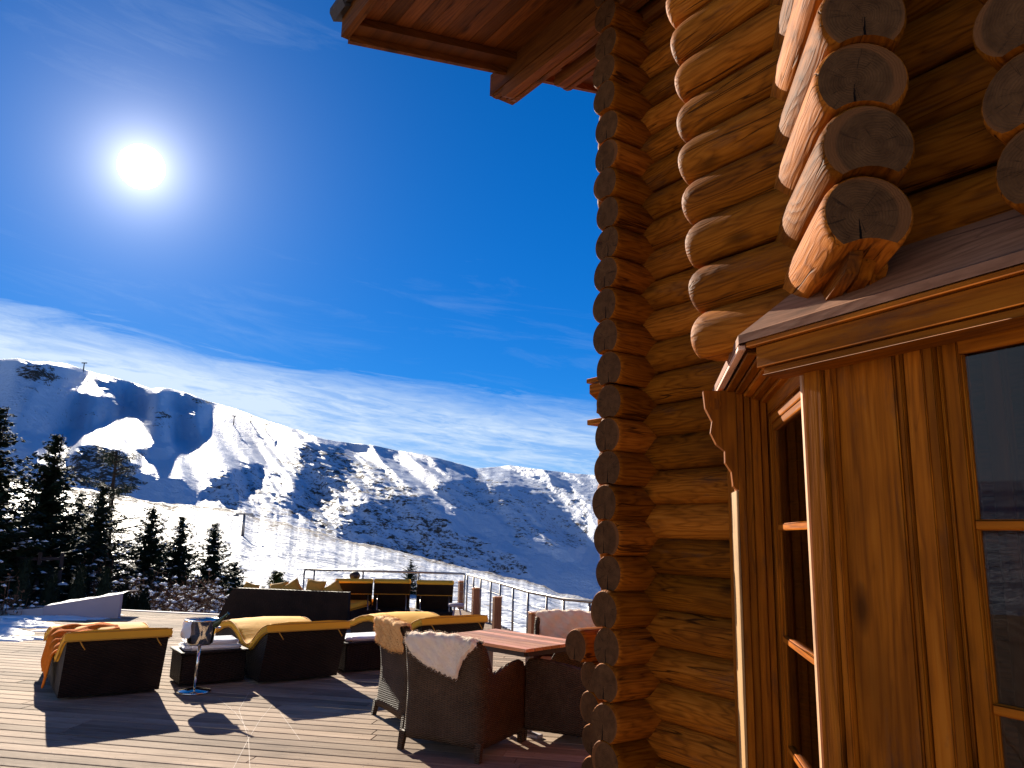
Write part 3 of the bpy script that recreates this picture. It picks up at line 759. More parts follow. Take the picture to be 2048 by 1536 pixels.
# dark room behind the panes
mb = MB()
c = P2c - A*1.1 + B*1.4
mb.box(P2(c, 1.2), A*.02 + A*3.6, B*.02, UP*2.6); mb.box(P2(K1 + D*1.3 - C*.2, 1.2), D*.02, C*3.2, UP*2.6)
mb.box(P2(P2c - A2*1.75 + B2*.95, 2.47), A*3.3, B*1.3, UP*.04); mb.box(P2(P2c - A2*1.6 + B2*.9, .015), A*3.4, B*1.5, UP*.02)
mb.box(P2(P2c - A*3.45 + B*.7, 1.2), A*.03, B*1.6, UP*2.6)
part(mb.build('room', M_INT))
mb = MB()
for k in range(9):       # folded curtain
    cc = P2c - A2*(1.02+.022*k) + B2*(.16+.018*(k % 2)); mb.box(P2(cc, 1.3), A*.020, B*.02, UP*1.9, bev=.005)
part(mb.build('curtain', plain('plain_curtain_cloth', (.30, .22, .17), .9)))

# --- main roof over the far corner
DA = 4.30
def RW(a_, b_, h): p = A*a_ + B*b_; return Vector((p.x, p.y, EYE+h))
SL = .218
def rh(b_, off=0): return 3.208 + SL*(b_-1.593) + off
mb = MB(); b0, b1 = 1.593, 8.0; a0, a1 = -6.0, DA
nb = int((b1-b0)/.115)
for k in range(nb):
    ba = b0+.05+k*.115; bb = ba+.112
    mb.prism([RW(a0, ba, rh(ba, .055)), RW(a0, bb, rh(bb, .055)), RW(a0, bb, rh(bb, .075)), RW(a0, ba, rh(ba, .075))], A*(a1-a0-.03), gax=A)
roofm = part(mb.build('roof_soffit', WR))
mb = MB()
mb.prism([RW(a0, b0-.03, rh(b0, -.02)), RW(a0, b0+.02, rh(b0, -.02)), RW(a0, b0+.02, rh(b0, .20)), RW(a0, b0-.03, rh(b0, .20))], A*(a1-a0), gax=A, r=.5)
mb.prism([RW(a1-.035, b0+.02, rh(b0, -.05)), RW(a1-.035, b1, rh(b1, -.05)), RW(a1-.035, b1, rh(b1, .20)), RW(a1-.035, b0+.02, rh(b0, .20))], A*.035, gax=B, r=.55)
mb.prism([RW(a1-.16, b0+.03, rh(b0, .0)), RW(a1-.16, b1, rh(b1, .0)), RW(a1-.16, b1, rh(b1, .054)), RW(a1-.16, b0+.03, rh(b0, .054))], A*.12, gax=B, r=.3)
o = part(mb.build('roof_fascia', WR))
mb = MB(); kx = 0; a_ = a1+.06
while a_ > -6:            # overlapping tile courses seen from their edges
    for j in range(28):
        bb = b0-.10+j*.235
        w2 = .225; z0 = rh(bb, .13+.012*(j % 2)); z1 = rh(bb+w2+.05, .13)
        st_ = .02*(kx % 2)
        mb.prism([RW(a_-.20, bb, z0+.05+st_), RW(a_-.20, bb+.03, z0+.0+st_), RW(a_-.20, bb+w2+.03, z1+.03+st_), RW(a_-.20, bb+w2+.03, z1+.06+st_), RW(a_-.20, bb, z0+.085+st_)], A*.195)
    a_ -= .2; kx += 1
part(mb.build('roof_tiles', M_TILE))
# purlins running out of the wall and their carved ends
def purlin(bc, hb, w_, hh, aend, r, name='purlin'):
    mb = MB()
    mb.prism([RW(2.2, bc-w_/2, hb), RW(2.2, bc+w_/2, hb), RW(2.2, bc+w_/2, hb+hh), RW(2.2, bc-w_/2, hb+hh)], A*(aend-2.2), gax=A, r=r)
    for k in range(4):    # grooved underside with stepped, carved nose
        bb = bc-w_/2+.012+k*(w_-.024)/4
        mb.prism([RW(2.2, bb, hb-.028), RW(2.2, bb+(w_-.024)/4-.010, hb-.028), RW(2.2, bb+(w_-.024)/4-.010, hb-.002), RW(2.2, bb, hb-.002)], A*(aend-2.2-.03-.018*k), gax=A, r=r+.1*k)
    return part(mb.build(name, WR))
purlin(2.98, 3.36, .22, .18, 4.50, .45)
mb = MB()
for (bc, a_0, a_1, hb) in ((2.93, 2.6, 4.34, 3.25), (3.13, 2.5, 3.95, 3.22)):
    for k in range(3):
        bb = bc-.06+k*.042
        prof = [(a_0, hb), (a_1-.06, hb), (a_1-.015, hb+.018), (a_1, hb+.05), (a_1-.03, hb+.10), (a_0, hb+.10)]
        mb.prism([RW(x, bb, h+.006*(k == 1)) for x, h in prof], B*.036, gax=A, r=.75+.05*k)
part(mb.build('purlin_bracket', WR))
# lantern-like carved bracket showing past the corner
mb = MB()
q = AX1 + B*.17 + A*.10
q = Vector((q.x, q.y, 0))
mb.prism([P2(q, 2.62), P2(q - B*.17, 2.62), P2(q - B*.17, 2.56), P2(q-B*.10, 2.52), P2(q-B*.11, 2.44), P2(q, 2.40)], A*.44, gax=B, r=.6)
mb.box(P2(q - B*.07 + A*.23, 2.65), B*.19, A*.50, UP*.03, bev=.004)
mb.box(P2(q - B*.09 + A*.23, 2.37), B*.17, A*.46, UP*.035, bev=.004)
part(mb.build('side_bracket', WL))

# --- low log wall behind the corner
lw = MB()
for i in range(6):
    z = .02 + S_*i; top_ = i == 5
    q = Vector((.60, 5.03, 0)) - B*(.20 if top_ else .07+random.uniform(-.02, .02))
    add_log(lw, P2(q, z), P2(q + B*3.2, z), R=.112 if top_ else LR*.95)
o = lw.build('low_log_wall', [WL, WE]); tagit(o, 'low wall of stacked round logs with dark cut ends, behind the cabin corner', 'log wall')

# ------------------------------------------------------------------ loungers
def smoothcurve(pts, n):
    P = np.array(pts, float); t = np.concatenate([[0], np.cumsum(np.hypot(*np.diff(P, axis=0).T))]); t /= t[-1]
    q = np.linspace(0, 1, n); k = 9; x = np.interp(q, t, P[:, 0]); y = np.interp(q, t, P[:, 1])
    for _ in range(10):
        x[1:-1] = (x[:-2]+2*x[1:-1]+x[2:])/4; y[1:-1] = (y[:-2]+2*y[1:-1]+y[2:])/4
    return list(zip(x, y))
LPROF = smoothcurve([(-.17, .555), (-.02, .53), (.14, .43), (.36, .29), (.55, .27), (.85, .40), (1.15, .475), (1.45, .44), (1.9, .31)], 44)
def make_lounger(name, label, Wd=.88):
    root = empty(name); tagit(root, label, 'sun lounger', 'wave shaped wicker loungers in the front row')
    mb = MB(); prof = LPROF; bot = [(1.78, .03), (.03, .03)]
    ys = [p[0] for p in prof]; n = len(prof)
    lo = [min(max(y*1.0, .03), 1.78) for y in ys]
    grid = []
    for i, (y, z) in enumerate(prof):
        f = i/(n-1); yb = .03 + 1.75*f
        row = []
        for side in (0, Wd):
            row.append([mb.vert((side, yb+(y-yb)*t_, .03+(z-.03)*t_)) for t_ in np.linspace(0, 1, 6)])
        grid.append(row)
    for i in range(n-1):
        for j in range(5):
            a_, b_ = grid[i][0], grid[i+1][0]; mb.face([a_[j], a_[j+1], b_[j+1], b_[j]])
            a_, b_ = grid[i][1], grid[i+1][1]; mb.face([a_[j], b_[j], b_[j+1], a_[j+1]])
        mb.face([grid[i][0][5], grid[i][1][5], grid[i+1][1][5], grid[i+1][0][5]], 0, True)
        mb.face([grid[i][0][0], grid[i+1][0][0], grid[i+1][1][0], grid[i][1][0]])
    for j in range(5):
        mb.face([grid[0][0][j], grid[0][1][j], grid[0][1][j+1], grid[0][0][j+1]]); mb.face([grid[-1][0][j], grid[-1][0][j+1], grid[-1][1][j+1], grid[-1][1][j]])
    mb.build('wicker_base', M_WK, root)
    # mattress following the wave
    mb = MB(); rows = []; th = .085; ov = .018
    P = [Vector((0, y, z)) for y, z in prof]; P[0] = P[0] + Vector((0, -.03, .005))
    for i, p in enumerate(P):
        d = (P[min(i+1, n-1)]-P[max(i-1, 0)]).normalized(); nn = Vector((0, -d.z, d.y))
        r_ = []
        cs = [(-ov, .004), (-ov-.012, th*.5), (-ov, th-.012), (.02, th+.002), (Wd*.25, th+.012), (Wd*.5, th+.016), (Wd*.75, th+.012), (Wd-.02, th+.002), (Wd+ov, th-.012), (Wd+ov+.012, th*.5), (Wd+ov, .004)]
        for x, h in cs:
            wv = .003*math.sin(i*1.7+x*9)+.003*math.sin(i*.9-x*17)
            r_.append(mb.vert((x, p.y+nn.y*(h+wv), p.z+nn.z*(h+wv)), (i*.04, x, h)))
        rows.append(r_)
    m_ = len(rows[0])
    for a_, b_ in zip(rows, rows[1:]):
        for j in range(m_): mb.face([a_[j], a_[(j+1) % m_], b_[(j+1) % m_], b_[j]], 0, True)
    mb.face(rows[0]); mb.face(rows[-1][::-1])
    mt = mb.build('mattress', M_YEL, root)
    mb = MB()
    for x in (-.018-.004, Wd+.022):
        for h in (.006, th-.008):
            pts = []
            for i, p in enumerate(P):
                d = (P[min(i+1, n-1)]-P[max(i-1, 0)]).normalized(); nn = Vector((0, -d.z, d.y)); pts.append((x, p.y+nn.y*h, p.z+nn.z*h))
            mb.tube(pts, .006, 6)
    d0 = (P[1]-P[0]).normalized(); nn = Vector((0, -d0.z, d0.y))
    for h in (.006, th-.006): mb.tube([(x, P[0].y+nn.y*h-.002, P[0].z+nn.z*h) for x in np.linspace(-ov, Wd+ov, 12)], .006, 6)
    pi = mb.build('piping', M_PIP, mt)
    mb = MB()
    for x in (.10, Wd-.12):
        mb = MB(); mb.tube([(x, P[0].y+.01, P[0].z+.01), (x+.02, P[0].y-.015, P[0].z-.03), (x+.05, P[0].y-.012, P[0].z-.075)], .006, 6); mb.build('tie', M_PIP, mt)
    return root
RZ = math.radians(35)
L1 = make_lounger('sun_lounger', 'dark wicker wave lounger with yellow mattress and an orange blanket, leftmost in front row'); L1.location = (-4.17, 7.46, 0); L1.rotation_euler = (0, 0, RZ)
L2 = copy_thing(L1, (-2.60, 8.42, 0), RZ, 'dark wicker wave lounger with yellow mattress between the steel stand and the brown armchairs')
L3 = copy_thing(L1, (-1.08, 9.36, 0), RZ, 'dark wicker wave lounger with yellow mattress, partly hidden behind the sheepskin armchairs')
# blanket over the first lounger
mb = MB(); rows = []; nx_, ny_ = 34, 24
for i in range(nx_):
    s_ = i/(nx_-1)*.95
    row = []
    for j in range(ny_):
        y = .50 + .62*j/(ny_-1) + .03*math.sin(s_*7)
        z0 = np.interp(y, [p[0] for p in LPROF], [p[1] for p in LPROF]) + .108
        if s_ < .60: x, z = .60-s_, z0 + .012*math.sin(s_*20+j*.5)
        elif s_ < .66: a_ = (s_-.60)/.06*math.pi/2; x, z = -.0-.05*math.sin(a_), z0-.05*(1-math.cos(a_))
        else: x, z = -.055-.12*(s_-.66)-.012*math.sin(j*.8), z0-.05-(s_-.66)*(1+.15*math.sin(j*.55))
        z += .008*math.sin(j*1.3+s_*11)+.006*random.random()
        row.append(mb.vert((x, y, z)))
    rows.append(row)
for a_, b_ in zip(rows, rows[1:]):
    for j in range(ny_-1): mb.face([a_[j], b_[j], b_[j+1], a_[j+1]], 0, True)
bl = mb.build('blanket', M_ORG); md = bl.modifiers.new('t', 'SOLIDIFY'); md.thickness = .018; md.offset = 1; subsurf(bl, 1)
bl.location = L1.location; bl.rotation_euler = (0, 0, RZ)
tagit(bl, 'orange wool blanket draped over the leftmost lounger', 'blanket')
# small tables between the loungers, with folded towels
def side_table(p, label, tl, nstack):
    root = empty('side_table', p, RZ); tagit(root, label, 'side table', 'low wicker tables between the loungers')
    mb = MB(); mb.box((.33, .25, .17), (.66, 0, 0), (0, .5, 0), (0, 0, .30), bev=.012); mb.build('wicker_body', M_WK, root)
    mb = MB(); mb.box((.33, .25, .333), (.70, 0, 0), (0, .54, 0), (0, 0, .024), bev=.006); mb.build('table_top', M_WK, root)
    for k in range(nstack):
        mb = MB()
        mb.box((0, 0, 0), (.60-.05*k, 0, 0), (0, .40-.04*k, 0), (0, 0, .042), bev=.018)
        mb.box((.03, -.02, .0), (.52-.05*k, 0, 0), (0, .37-.04*k, 0), (0, 0, .050), bev=.016)
        t_ = mb.build('folded_towel', M_TOW); q = Matrix.Translation(p) @ Matrix.Rotation(RZ, 4, 'Z') @ Vector((.33, .25, .371+.051*k))
        t_.location = q; t_.rotation_euler = (0, 0, RZ+random.uniform(-.1, .1)); tagit(t_, tl[k], 'towel', 'folded white towels'); subsurf(t_, 1)
side_table((-3.36, 8.22, 0), 'low dark wicker table behind the steel stand', ['folded white towel lying on the low table behind the steel stand', 'upper folded white towel on the table behind the steel stand'], 2)
side_table((-1.86, 9.20, 0), 'low dark wicker table left of the sheepskin armchairs', ['folded white towel on the low table left of the sheepskin armchairs'], 1)

# ------------------------------------------------------------------ wine cooler stand
st = empty('wine_cooler_stand', (-3.13, 8.04, 0)); tagit(st, 'polished steel wine cooler bucket on a thin pole with round foot', 'wine cooler')
mb = MB(); mb.lathe((0, 0, 0), [(.0, .0), (.155, .0), (.165, .008), (.155, .02), (.05, .034), (.02, .05), (.0, .05)], 32); mb.build('base', M_CHR, st)
mb = MB(); mb.tube([(0, 0, .045), (.004, 0, .25), (.01, 0, .47)], .0145, 12); mb.build('pole', M_CHR, st)
mb = MB(); mb.lathe((.01, 0, .46), [(0, 0), (.10, 0), (.125, .02), (.140, .12), (.155, .22), (.172, .235), (.176, .245), (.168, .25), (.150, .235), (.135, .12), (.11, .03), (0, .03)], 36); bk = mb.build('bucket', M_CHR, st)
for sx in (-1, 1):
    mb = MB(); q = [(.01+sx*(.155+.035*math.sin(t_)), .045*math.cos(t_), .63) for t_ in np.linspace(0, math.pi, 10)]; mb.tube(q, .007, 8); mb.build('handle', M_CHR, bk)
mb = MB(); d_ = Vector((.75, -.15, .62)).normalized(); q = Vector((-3.10, 8.04, .56))
mb.tube([q + d_*t_ for t_ in (0, .02, .19, .23, .25, .33, .335, .345)], [.02, .037, .037, .025, .015, .013, .016, .016], 14); b_ = mb.build('bottle', M_BTL); tagit(b_, 'slim dark bottle leaning out of the steel wine cooler', 'bottle')
mb = MB()
rows = []
for i in range(14):
    t_ = i/13*math.pi*.9+math.pi*.55; row = []
    for j in range(7):
        rr = .176+.012*math.sin(j*1.4+i*.9)+.008*(j > 1); z = .715-.03*j+.006*math.sin(i*1.1) if j else .712
        if j == 0: rr = .150
        row.append(mb.vert((-3.12+rr*math.cos(t_), 8.04+rr*math.sin(t_), z)))
    rows.append(row)
for a_, c_ in zip(rows, rows[1:]):
    for j in range(6): mb.face([a_[j], c_[j], c_[j+1], a_[j+1]], 0, True)
o = mb.build('napkin', M_TOW); md = o.modifiers.new('t', 'SOLIDIFY'); md.thickness = .004; subsurf(o, 1); tagit(o, 'pale cloth napkin hung over the rim of the steel wine cooler', 'napkin')

# ------------------------------------------------------------------ armchairs
def make_chair():
    root = empty('wicker_armchair')
    w_, dp = .325, .325; rc = .09
    path = []      # from front left, round the back, to front right
    for y in np.linspace(dp, -dp+rc, 12): path.append((-w_, y, 0))
    for t_ in np.linspace(0, math.pi/2, 6)[1:]: path.append((-w_+rc-rc*math.cos(t_), -dp+rc-rc*math.sin(t_), math.sin(t_)))
    for x in np.linspace(-w_+rc, w_-rc, 12)[1:-1]: path.append((x, -dp, 1))
    for x, y, b_ in path[:17][::-1]: path.append((-x, y, b_))
    def top(x, y, b_):
        back = .885 - .02*abs(x)/w_
        t_ = (y+dp)/(2*dp)
        arm = .615 + .05*math.sin(min(1, max(0, (t_-.25)/.6))*math.pi/2)
        if t_ > .88: arm -= .10*((t_-.88)/.12)**2
        k = min(1, max(0, (t_-.06)/.17)); k = k*k*(3-2*k)
        return back*(1-k)+arm*k
    def lean(z): return -.055*max(0, (z-.45)/.43)**1.5 - .035*max(0, (.45-z)/.45)**1.5
    mb = MB(); nv = 14; cols = []
    for (x, y, b_) in path:
        # outward direction
        nx0 = -1 if x < -w_+1e-3 else (1 if x > w_-1e-3 else 0)
        ctr = Vector((max(-w_+rc, min(w_-rc, x)), max(-dp+rc, y), 0)); n_ = (Vector((x, y, 0))-ctr)
        n_ = n_.normalized() if n_.length > 1e-6 else Vector((0, -1, 0))
        zt = top(x, y, b_); zb = .085 + .02*math.cos(x/w_*1.3) if b_ > .9 else .095
        bw = max(0, min(1, (.12-y)/.35)); o_ = []; i_ = []
        for j in range(nv):
            z = zb + (zt-zb)*j/(nv-1); l_ = lean(z)*bw; sx = .018*max(0, (z-.45))*(1 if x > 0 else -1)
            o_.append(mb.vert((x+sx, y+l_, z))); i_.append(mb.vert((x+sx-n_.x*.045, y+l_-n_.y*.045, z-(.0 if j < nv-1 else .0))))
        mid = mb.vert((x-n_.x*.022, y+lean(zt)*bw-n_.y*.022, zt+.014)); cols.append((o_, i_, mid))
    for (o1, i1, m1), (o2, i2, m2) in zip(cols, cols[1:]):
        for j in range(nv-1):
            mb.face([o1[j], o2[j], o2[j+1], o1[j+1]], 0, True); mb.face([i1[j], i1[j+1], i2[j+1], i2[j]], 0, True)
        mb.face([o1[-1], o2[-1], m2, m1], 0, True); mb.face([m1, m2, i2[-1], i1[-1]], 0, True); mb.face([o1[0], i1[0], i2[0], o2[0]])
    for (o_, i_, m_), fl in ((cols[0], 1), (cols[-1], 0)):
        for j in range(nv-1):
            q = [o_[j], o_[j+1], i_[j+1], i_[j]]; mb.face(q if fl else q[::-1])
    mb.build('shell', M_WC, root)
    mb = MB(); mb.box((0, .03, .26), (.56, 0, 0), (0, .58, 0), (0, 0, .26), bev=.02); mb.build('seat', M_WC, root)
    mb = MB(); mb.box((0, .045, .425), (.545, 0, 0), (0, .55, 0), (0, 0, .07), bev=.025); mb.build('seat_cushion', M_HIDE, root)
    for sx in (-1, 1):
        for sy in (-1, 1):
            mb = MB(); y1 = sy*(dp-.024)-(.02 if sy < 0 else 0); x1 = sx*(w_-.024)
            yb = y1 - (.035 if sy < 0 else -.005)
            q = []
            for (cx_, cy_, z, r_) in ((x1, y1, .14, .0225), (x1+sx*.004, yb+.012*(sy < 0), .0, .018)):
                q.append([mb.vert((cx_+a_*r_, cy_+b_*r_, z)) for a_, b_ in ((-1, -1), (1, -1), (1, 1), (-1, 1))])
            mb.face(q[0]); mb.face(q[1][::-1])
            for j in range(4): mb.face([q[0][j], q[1][j], q[1][(j+1) % 4], q[0][(j+1) % 4]])
            mb.build('leg', M_WC, root)
    return root
GCH = 'wicker armchairs round the wooden table'
chA = make_chair(); chA.location = (-.315, 6.375, 0); chA.rotation_euler = (0, 0, -math.radians(28)); chA.scale = (1.13, 1.06, .95)
tagit(chA, 'brown wicker armchair seen from behind, nearest, with white sheepskin over its back', 'armchair', GCH)
chB = copy_thing(chA, (-.70, 7.18, 0), -math.radians(60), 'brown wicker armchair with tan sheepskin on its back, left of the table')
chC = copy_thing(chA, (.60, 6.73, 0), math.radians(66), 'brown wicker armchair seen from the side, without sheepskin, between table and log corner')
chD = copy_thing(chA, (.62, 7.72, 0), -math.radians(188), 'wicker armchair facing the camera across the table, its back covered in pale sheepskin')
def sheepskin(ch, label, w0, w1, outer, inner, mat_, seed):
    rs = random.Random(seed); mb = MB(); nu, nt_ = 44, 44; dp = .325
    def pos(x, t_):      # t_: distance from the crest, negative hangs outside
        zt = .905 - .02*abs(x)/.325
        if t_ < 0:
            z = zt - max(0, -t_-.03); l_ = -.055*max(0, (z-.45)/.43)**1.5; yo = -dp+l_-.020
            if -t_ < .03: z = zt+.012-.01*(-t_/.03); yo = -dp-.055+.022-(.042)*(-t_/.03)
            return Vector((x, yo, z)), Vector((0, -1, 0.1))
        z = zt - max(0, t_-.03); l_ = -.055*max(0, (z-.45)/.43)**1.5; yi = -dp+l_+.045+.022
        if t_ < .03: z = zt+.012-.01*(t_/.03); yi = -dp-.055+.022+.042*(t_/.03)
        return Vector((x, yi, z)), Vector((0, 1, .1))
    rows = []; nrm = {}
    for i in range(nu):
        u = i/(nu-1); row = []
        ol = outer(u)+.006*math.sin(i*2.3)+.005*math.sin(i*4.1); il = inner(u)+.008*math.sin(i*1.9)
        for j in range(nt_):
            t_ = -ol + (ol+il)*j/(nt_-1)
            ex = .012*math.sin(t_*60+seed)*(1 if u < .5 else -1)*(abs(u-.5)*2)**4
            x = w0+(w1-w0)*u + ex + .01*math.sin(t_*23+seed)*(abs(u-.5)*2)
            p, n_ = pos(x, t_)
            edge = min(1, min(u, 1-u)*14, (t_+ol)/.03+.05, (il-t_)/.03+.05); bump_ = .012+.010*math.sin(x*45+t_*20+seed)*math.sin(t_*38+x*13)+.006*rs.random()
            if abs(t_) < .035: n_ = Vector((0, n_.y*abs(t_)/.035, 1)).normalized()
            p = p + n_*bump_*edge*1.1
            row.append(mb.vert(p)); nrm[row[-1]] = n_
        rows.append(row)
    for a_, b_ in zip(rows, rows[1:]):
        for j in range(nt_-1): mb.face([a_[j], a_[j+1], b_[j+1], b_[j]], 0, True)
    # locks of wool
    for i in range(nu):
        for j in range(nt_):
            ed = i < 2 or i > nu-3 or j < 2 or j > nt_-3
            for _ in range(6 if ed else 4):
                p = Vector(mb.v[rows[i][j]]) + Vector((rs.uniform(-.012, .012), 0, rs.uniform(-.012, .012))); n_ = nrm[rows[i][j]]
                d_ = (n_*rs.uniform(.6, 1.2) + Vector((rs.uniform(-.9, .9), rs.uniform(-.4, .4), rs.uniform(-1.1, .5)))).normalized()*rs.uniform(.007, .014)
                if ed: d_ *= 1.3
                s_ = d_.cross(Vector((rs.random(), rs.random(), rs.random()))).normalized()*.0016
                q = [mb.vert(p-s_), mb.vert(p+s_), mb.vert(p+d_)]; mb.face(q)
    o = mb.build('sheepskin', mat_); o.location = ch.location; o.rotation_euler = ch.rotation_euler; o.scale = ch.scale
    tagit(o, label, 'sheepskin', 'sheepskins laid over the armchair backs'); return o
def outA(u):
    xs = [0, .05, .15, .3, .5, .62, .70, .80, .92, 1]; ys = [.05, .13, .19, .26, .31, .33, .34, .20, .09, .03]
    return float(np.interp(u, xs, ys))
sheepskin(chA, 'white sheepskin hanging to a point over the nearest armchair back', -.29, .30, outA, lambda u: .30, M_SHEEP, 3)
sheepskin(chB, 'tan backed sheepskin over the armchair left of the table', -.27, .30, lambda u: .30-.05*abs(u-.5)*2, lambda u: .25, M_HIDE, 5)
sheepskin(chD, 'pale sheepskin over the armchair across the table', -.31, .31, lambda u: .2, lambda u: .42-.08*abs(u-.5)*2, M_SHEEP, 8)
# ------------------------------------------------------------------ table
tb = empty('dining_table', (.03, 6.86, 0), -math.radians(43.5)); tagit(tb, 'square cornered wooden outdoor table on a pale metal leg', 'table')
mb = MB()
for k in range(7): mb.box((0, -.315+.105*k, .7375), (1.06, 0, 0), (0, .103, 0), (0, 0, .026), bev=.003, grain=0)
mb.build('table_top', WTab, tb)
mb = MB()
for y in (-.33, .33): mb.box((0, y, .704), (.98, 0, 0), (0, .03, 0), (0, 0, .04), bev=.003)
for x in (-.49, .49): mb.box((x, 0, .704), (.03, 0, 0), (0, .62, 0), (0, 0, .04), bev=.003)
mb.build('table_frame', M_DKW, tb)
for x in (-.24, .24):
    mb = MB(); mb.box((x, 0, .36), (.055, 0, 0), (0, .055, 0), (0, 0, .66), bev=.006); mb.build('leg', M_WHT, tb)
mb = MB(); mb.box((0, 0, .015), (.75, 0, 0), (0, .08, 0), (0, 0, .03), bev=.006); mb.box((0, 0, .012), (.08, 0, 0), (0, .5, 0), (0, 0, .024), bev=.004); mb.build('foot', M_WHT, tb)

# ------------------------------------------------------------------ back row
dbz = -math.radians(100-90)
db = empty('daybed', (-4.95, 13.45, 0), dbz); db.scale = (1, 1, .93); tagit(db, 'large dark wicker daybed with sloping end and yellow cushions behind the front row', 'daybed')
mb = MB()
mb.prism([Vector((-.05, 0, .03)), Vector((2.35, 0, .03)), Vector((2.35, -.06, .66)), Vector((.33, -.06, .66)), Vector((.22, -.05, .60))], (0, .10, 0))
mb.box((1.25, .75, .17), (2.2, 0, 0), (0, 1.3, 0), (0, 0, .28), bev=.02); mb.prism([Vector((-.05, .101, .03)), Vector((-.05, 1.3, .03)), Vector((.10, 1.2, .36)), Vector((.22, .101, .58))], (.06, 0, 0))
mb.build('wicker_body', M_WK, db)
mb = MB(); mb.box((1.25, .76, .37), (2.15, 0, 0), (0, 1.25, 0), (0, 0, .12), bev=.04); mb.build('mattress', M_YEL, db)
for k, (x, y, z, s_, rot, tilt) in enumerate([(.42, .22, .60, .30, .2, .5), (.95, .24, .62, .34, -.2, .9), (1.22, .22, .66, .32, .9, .7), (1.62, .22, .67, .36, .1, .5), (1.95, .24, .64, .34, -.6, .6)]):
    mb = MB()
    N = 10; gr = []
    for sgn in (1, -1):
        g2 = [[None]*(N+1) for _ in range(N+1)]
        for i in range(N+1):
            for j in range(N+1):
                u = i/N*2-1; v_ = j/N*2-1; h = .075*((1-u**4)*(1-v_**4))**.5*sgn
                pin = 1-.10*(1-abs(u))*(abs(v_)) ; pin2 = 1-.10*(1-abs(v_))*abs(u)
                g2[i][j] = mb.vert((u*s_*.5*pin2, h, v_*s_*.5*pin))
        for i in range(N):
            for j in range(N):
                q = [g2[i][j], g2[i+1][j], g2[i+1][j+1], g2[i][j+1]]; mb.face(q if sgn < 0 else q[::-1], 0, True)
    o = mb.build('cushion', M_PIP)
    o.matrix_world = Matrix.Translation(db.location) @ Matrix.Rotation(dbz, 4, 'Z') @ Matrix.Translation((x, y, z*.90)) @ Matrix.Rotation(-tilt*.6, 4, 'X') @ Matrix.Rotation(rot, 4, 'Y')
    tagit(o, ['small yellow cushion near the sloping end of the large daybed', 'yellow cushion on the daybed, second from its sloping end', 'yellow cushion standing on its corner in the middle of the daybed', 'widest yellow cushion propped upright on the daybed', 'yellow cushion at the right end of the daybed, next to the recliners'][k], 'cushion', 'yellow cushions on the daybed')
def make_recliner():
    root = empty('recliner'); tagit(root, '', 'recliner', 'recliners with raised backs in the back row')
    mb = MB(); mb.box((0, .95, .17), (.64, 0, 0), (0, 1.9, 0), (0, 0, .28), bev=.015); mb.build('wicker_base', M_WK, root)
    mb = MB(); mb.box((0, 1.28, .345), (.60, 0, 0), (0, 1.2, 0), (0, 0, .07), bev=.02); mb.build('mattress', M_YEL, root)
    d_ = Vector((0, -.42, .72)).normalized(); c = Vector((0, .55, .31))
    mb = MB(); mb.box(c + d_*.33, (.62, 0, 0), d_*.66, d_.cross(Vector((1, 0, 0)))*.03, bev=.008); br = mb.build('backrest', M_WK, root)
    nrm = Vector((0, d_.z, -d_.y)); 
    mb = MB(); mb.box(c + d_*.35 + nrm*.052, (.62, 0, 0), d_*.66, nrm*.07, bev=.022); mb.box(c + d_*.665 + nrm*.01, (.63, 0, 0), d_*.06, nrm*.13, bev=.025); mb.build('back_cushion', M_YEL, root)
    mb = MB(); mb.box(c + d_*.36 - nrm*.024, (.60, 0, 0), d_*.018, nrm*.012, bev=.004); mb.build('strap', M_PIP, br)
    for x in (-.24, .24):
        mb = MB(); mb.tube([(x, .03, .31), tuple(c + d_*.34 + Vector((x, 0, 0)) - nrm*.02)], .010, 8); mb.build('strut', M_STL, root)
    return root
rc1 = make_recliner(); rc1.location = (-2.68, 13.6, 0); rc1.rotation_euler = (0, 0, math.radians(11)); rc1.scale = (1.06, 1, .84); rc1['label'] = 'dark recliner with raised back next to the large daybed, a guest lying in it'
rc2 = copy_thing(rc1, (-2.03, 13.75, 0), math.radians(9), 'dark recliner with raised yellow topped back, middle one of the three')
rc3 = copy_thing(rc1, (-1.26, 13.70, 0), math.radians(7), 'dark recliner with raised yellow topped back beside the wooden bollards')
# the guest in the first recliner
def skinfig(name, verts, edges, radii, m, parent=None, lv=2):
    me = bpy.data.meshes.new(name); me.from_pydata(verts, edges, []); o = bpy.data.objects.new(name, me); COL.objects.link(o)
    if parent: o.parent = parent
    md = o.modifiers.new('skin', 'SKIN'); md.use_smooth_shade = True
    for v_, r_ in zip(me.skin_vertices[0].data, radii): v_.radius = (r_, r_)
    me.skin_vertices[0].data[0].use_root = True
    subsurf(o, lv); me.materials.append(m); return o
V = [(0, .74, .47), (0, .55, .56), (0, .36, .72), (0, .27, .82), (0, .245, .88), (0, .22, .96), (0, .215, 1.02),
     (-.17, .34, .78), (-.24, .52, .60), (-.20, .78, .52), (.17, .34, .78), (.24, .52, .60), (.20, .78, .52),
     (-.10, .80, .46), (-.11, 1.18, .56), (-.11, 1.58, .43), (-.12, 1.66, .50), (.10, .80, .46), (.11, 1.18, .54), (.11, 1.60, .43), (.12, 1.68, .50),
     (-.18, .87, .50), (.18, .87, .50)]
Eg = [(0,1),(1,2),(2,3),(3,4),(4,5),(5,6),(3,7),(7,8),(8,9),(9,21),(3,10),(10,11),(11,12),(12,22),(0,13),(13,14),(14,15),(15,16),(0,17),(17,18),(18,19),(19,20)]
Rd = [.13,.13,.15,.09,.055,.085,.06,.06,.045,.034,.06,.045,.034,.085,.06,.045,.035,.085,.06,.045,.035,.028,.028]
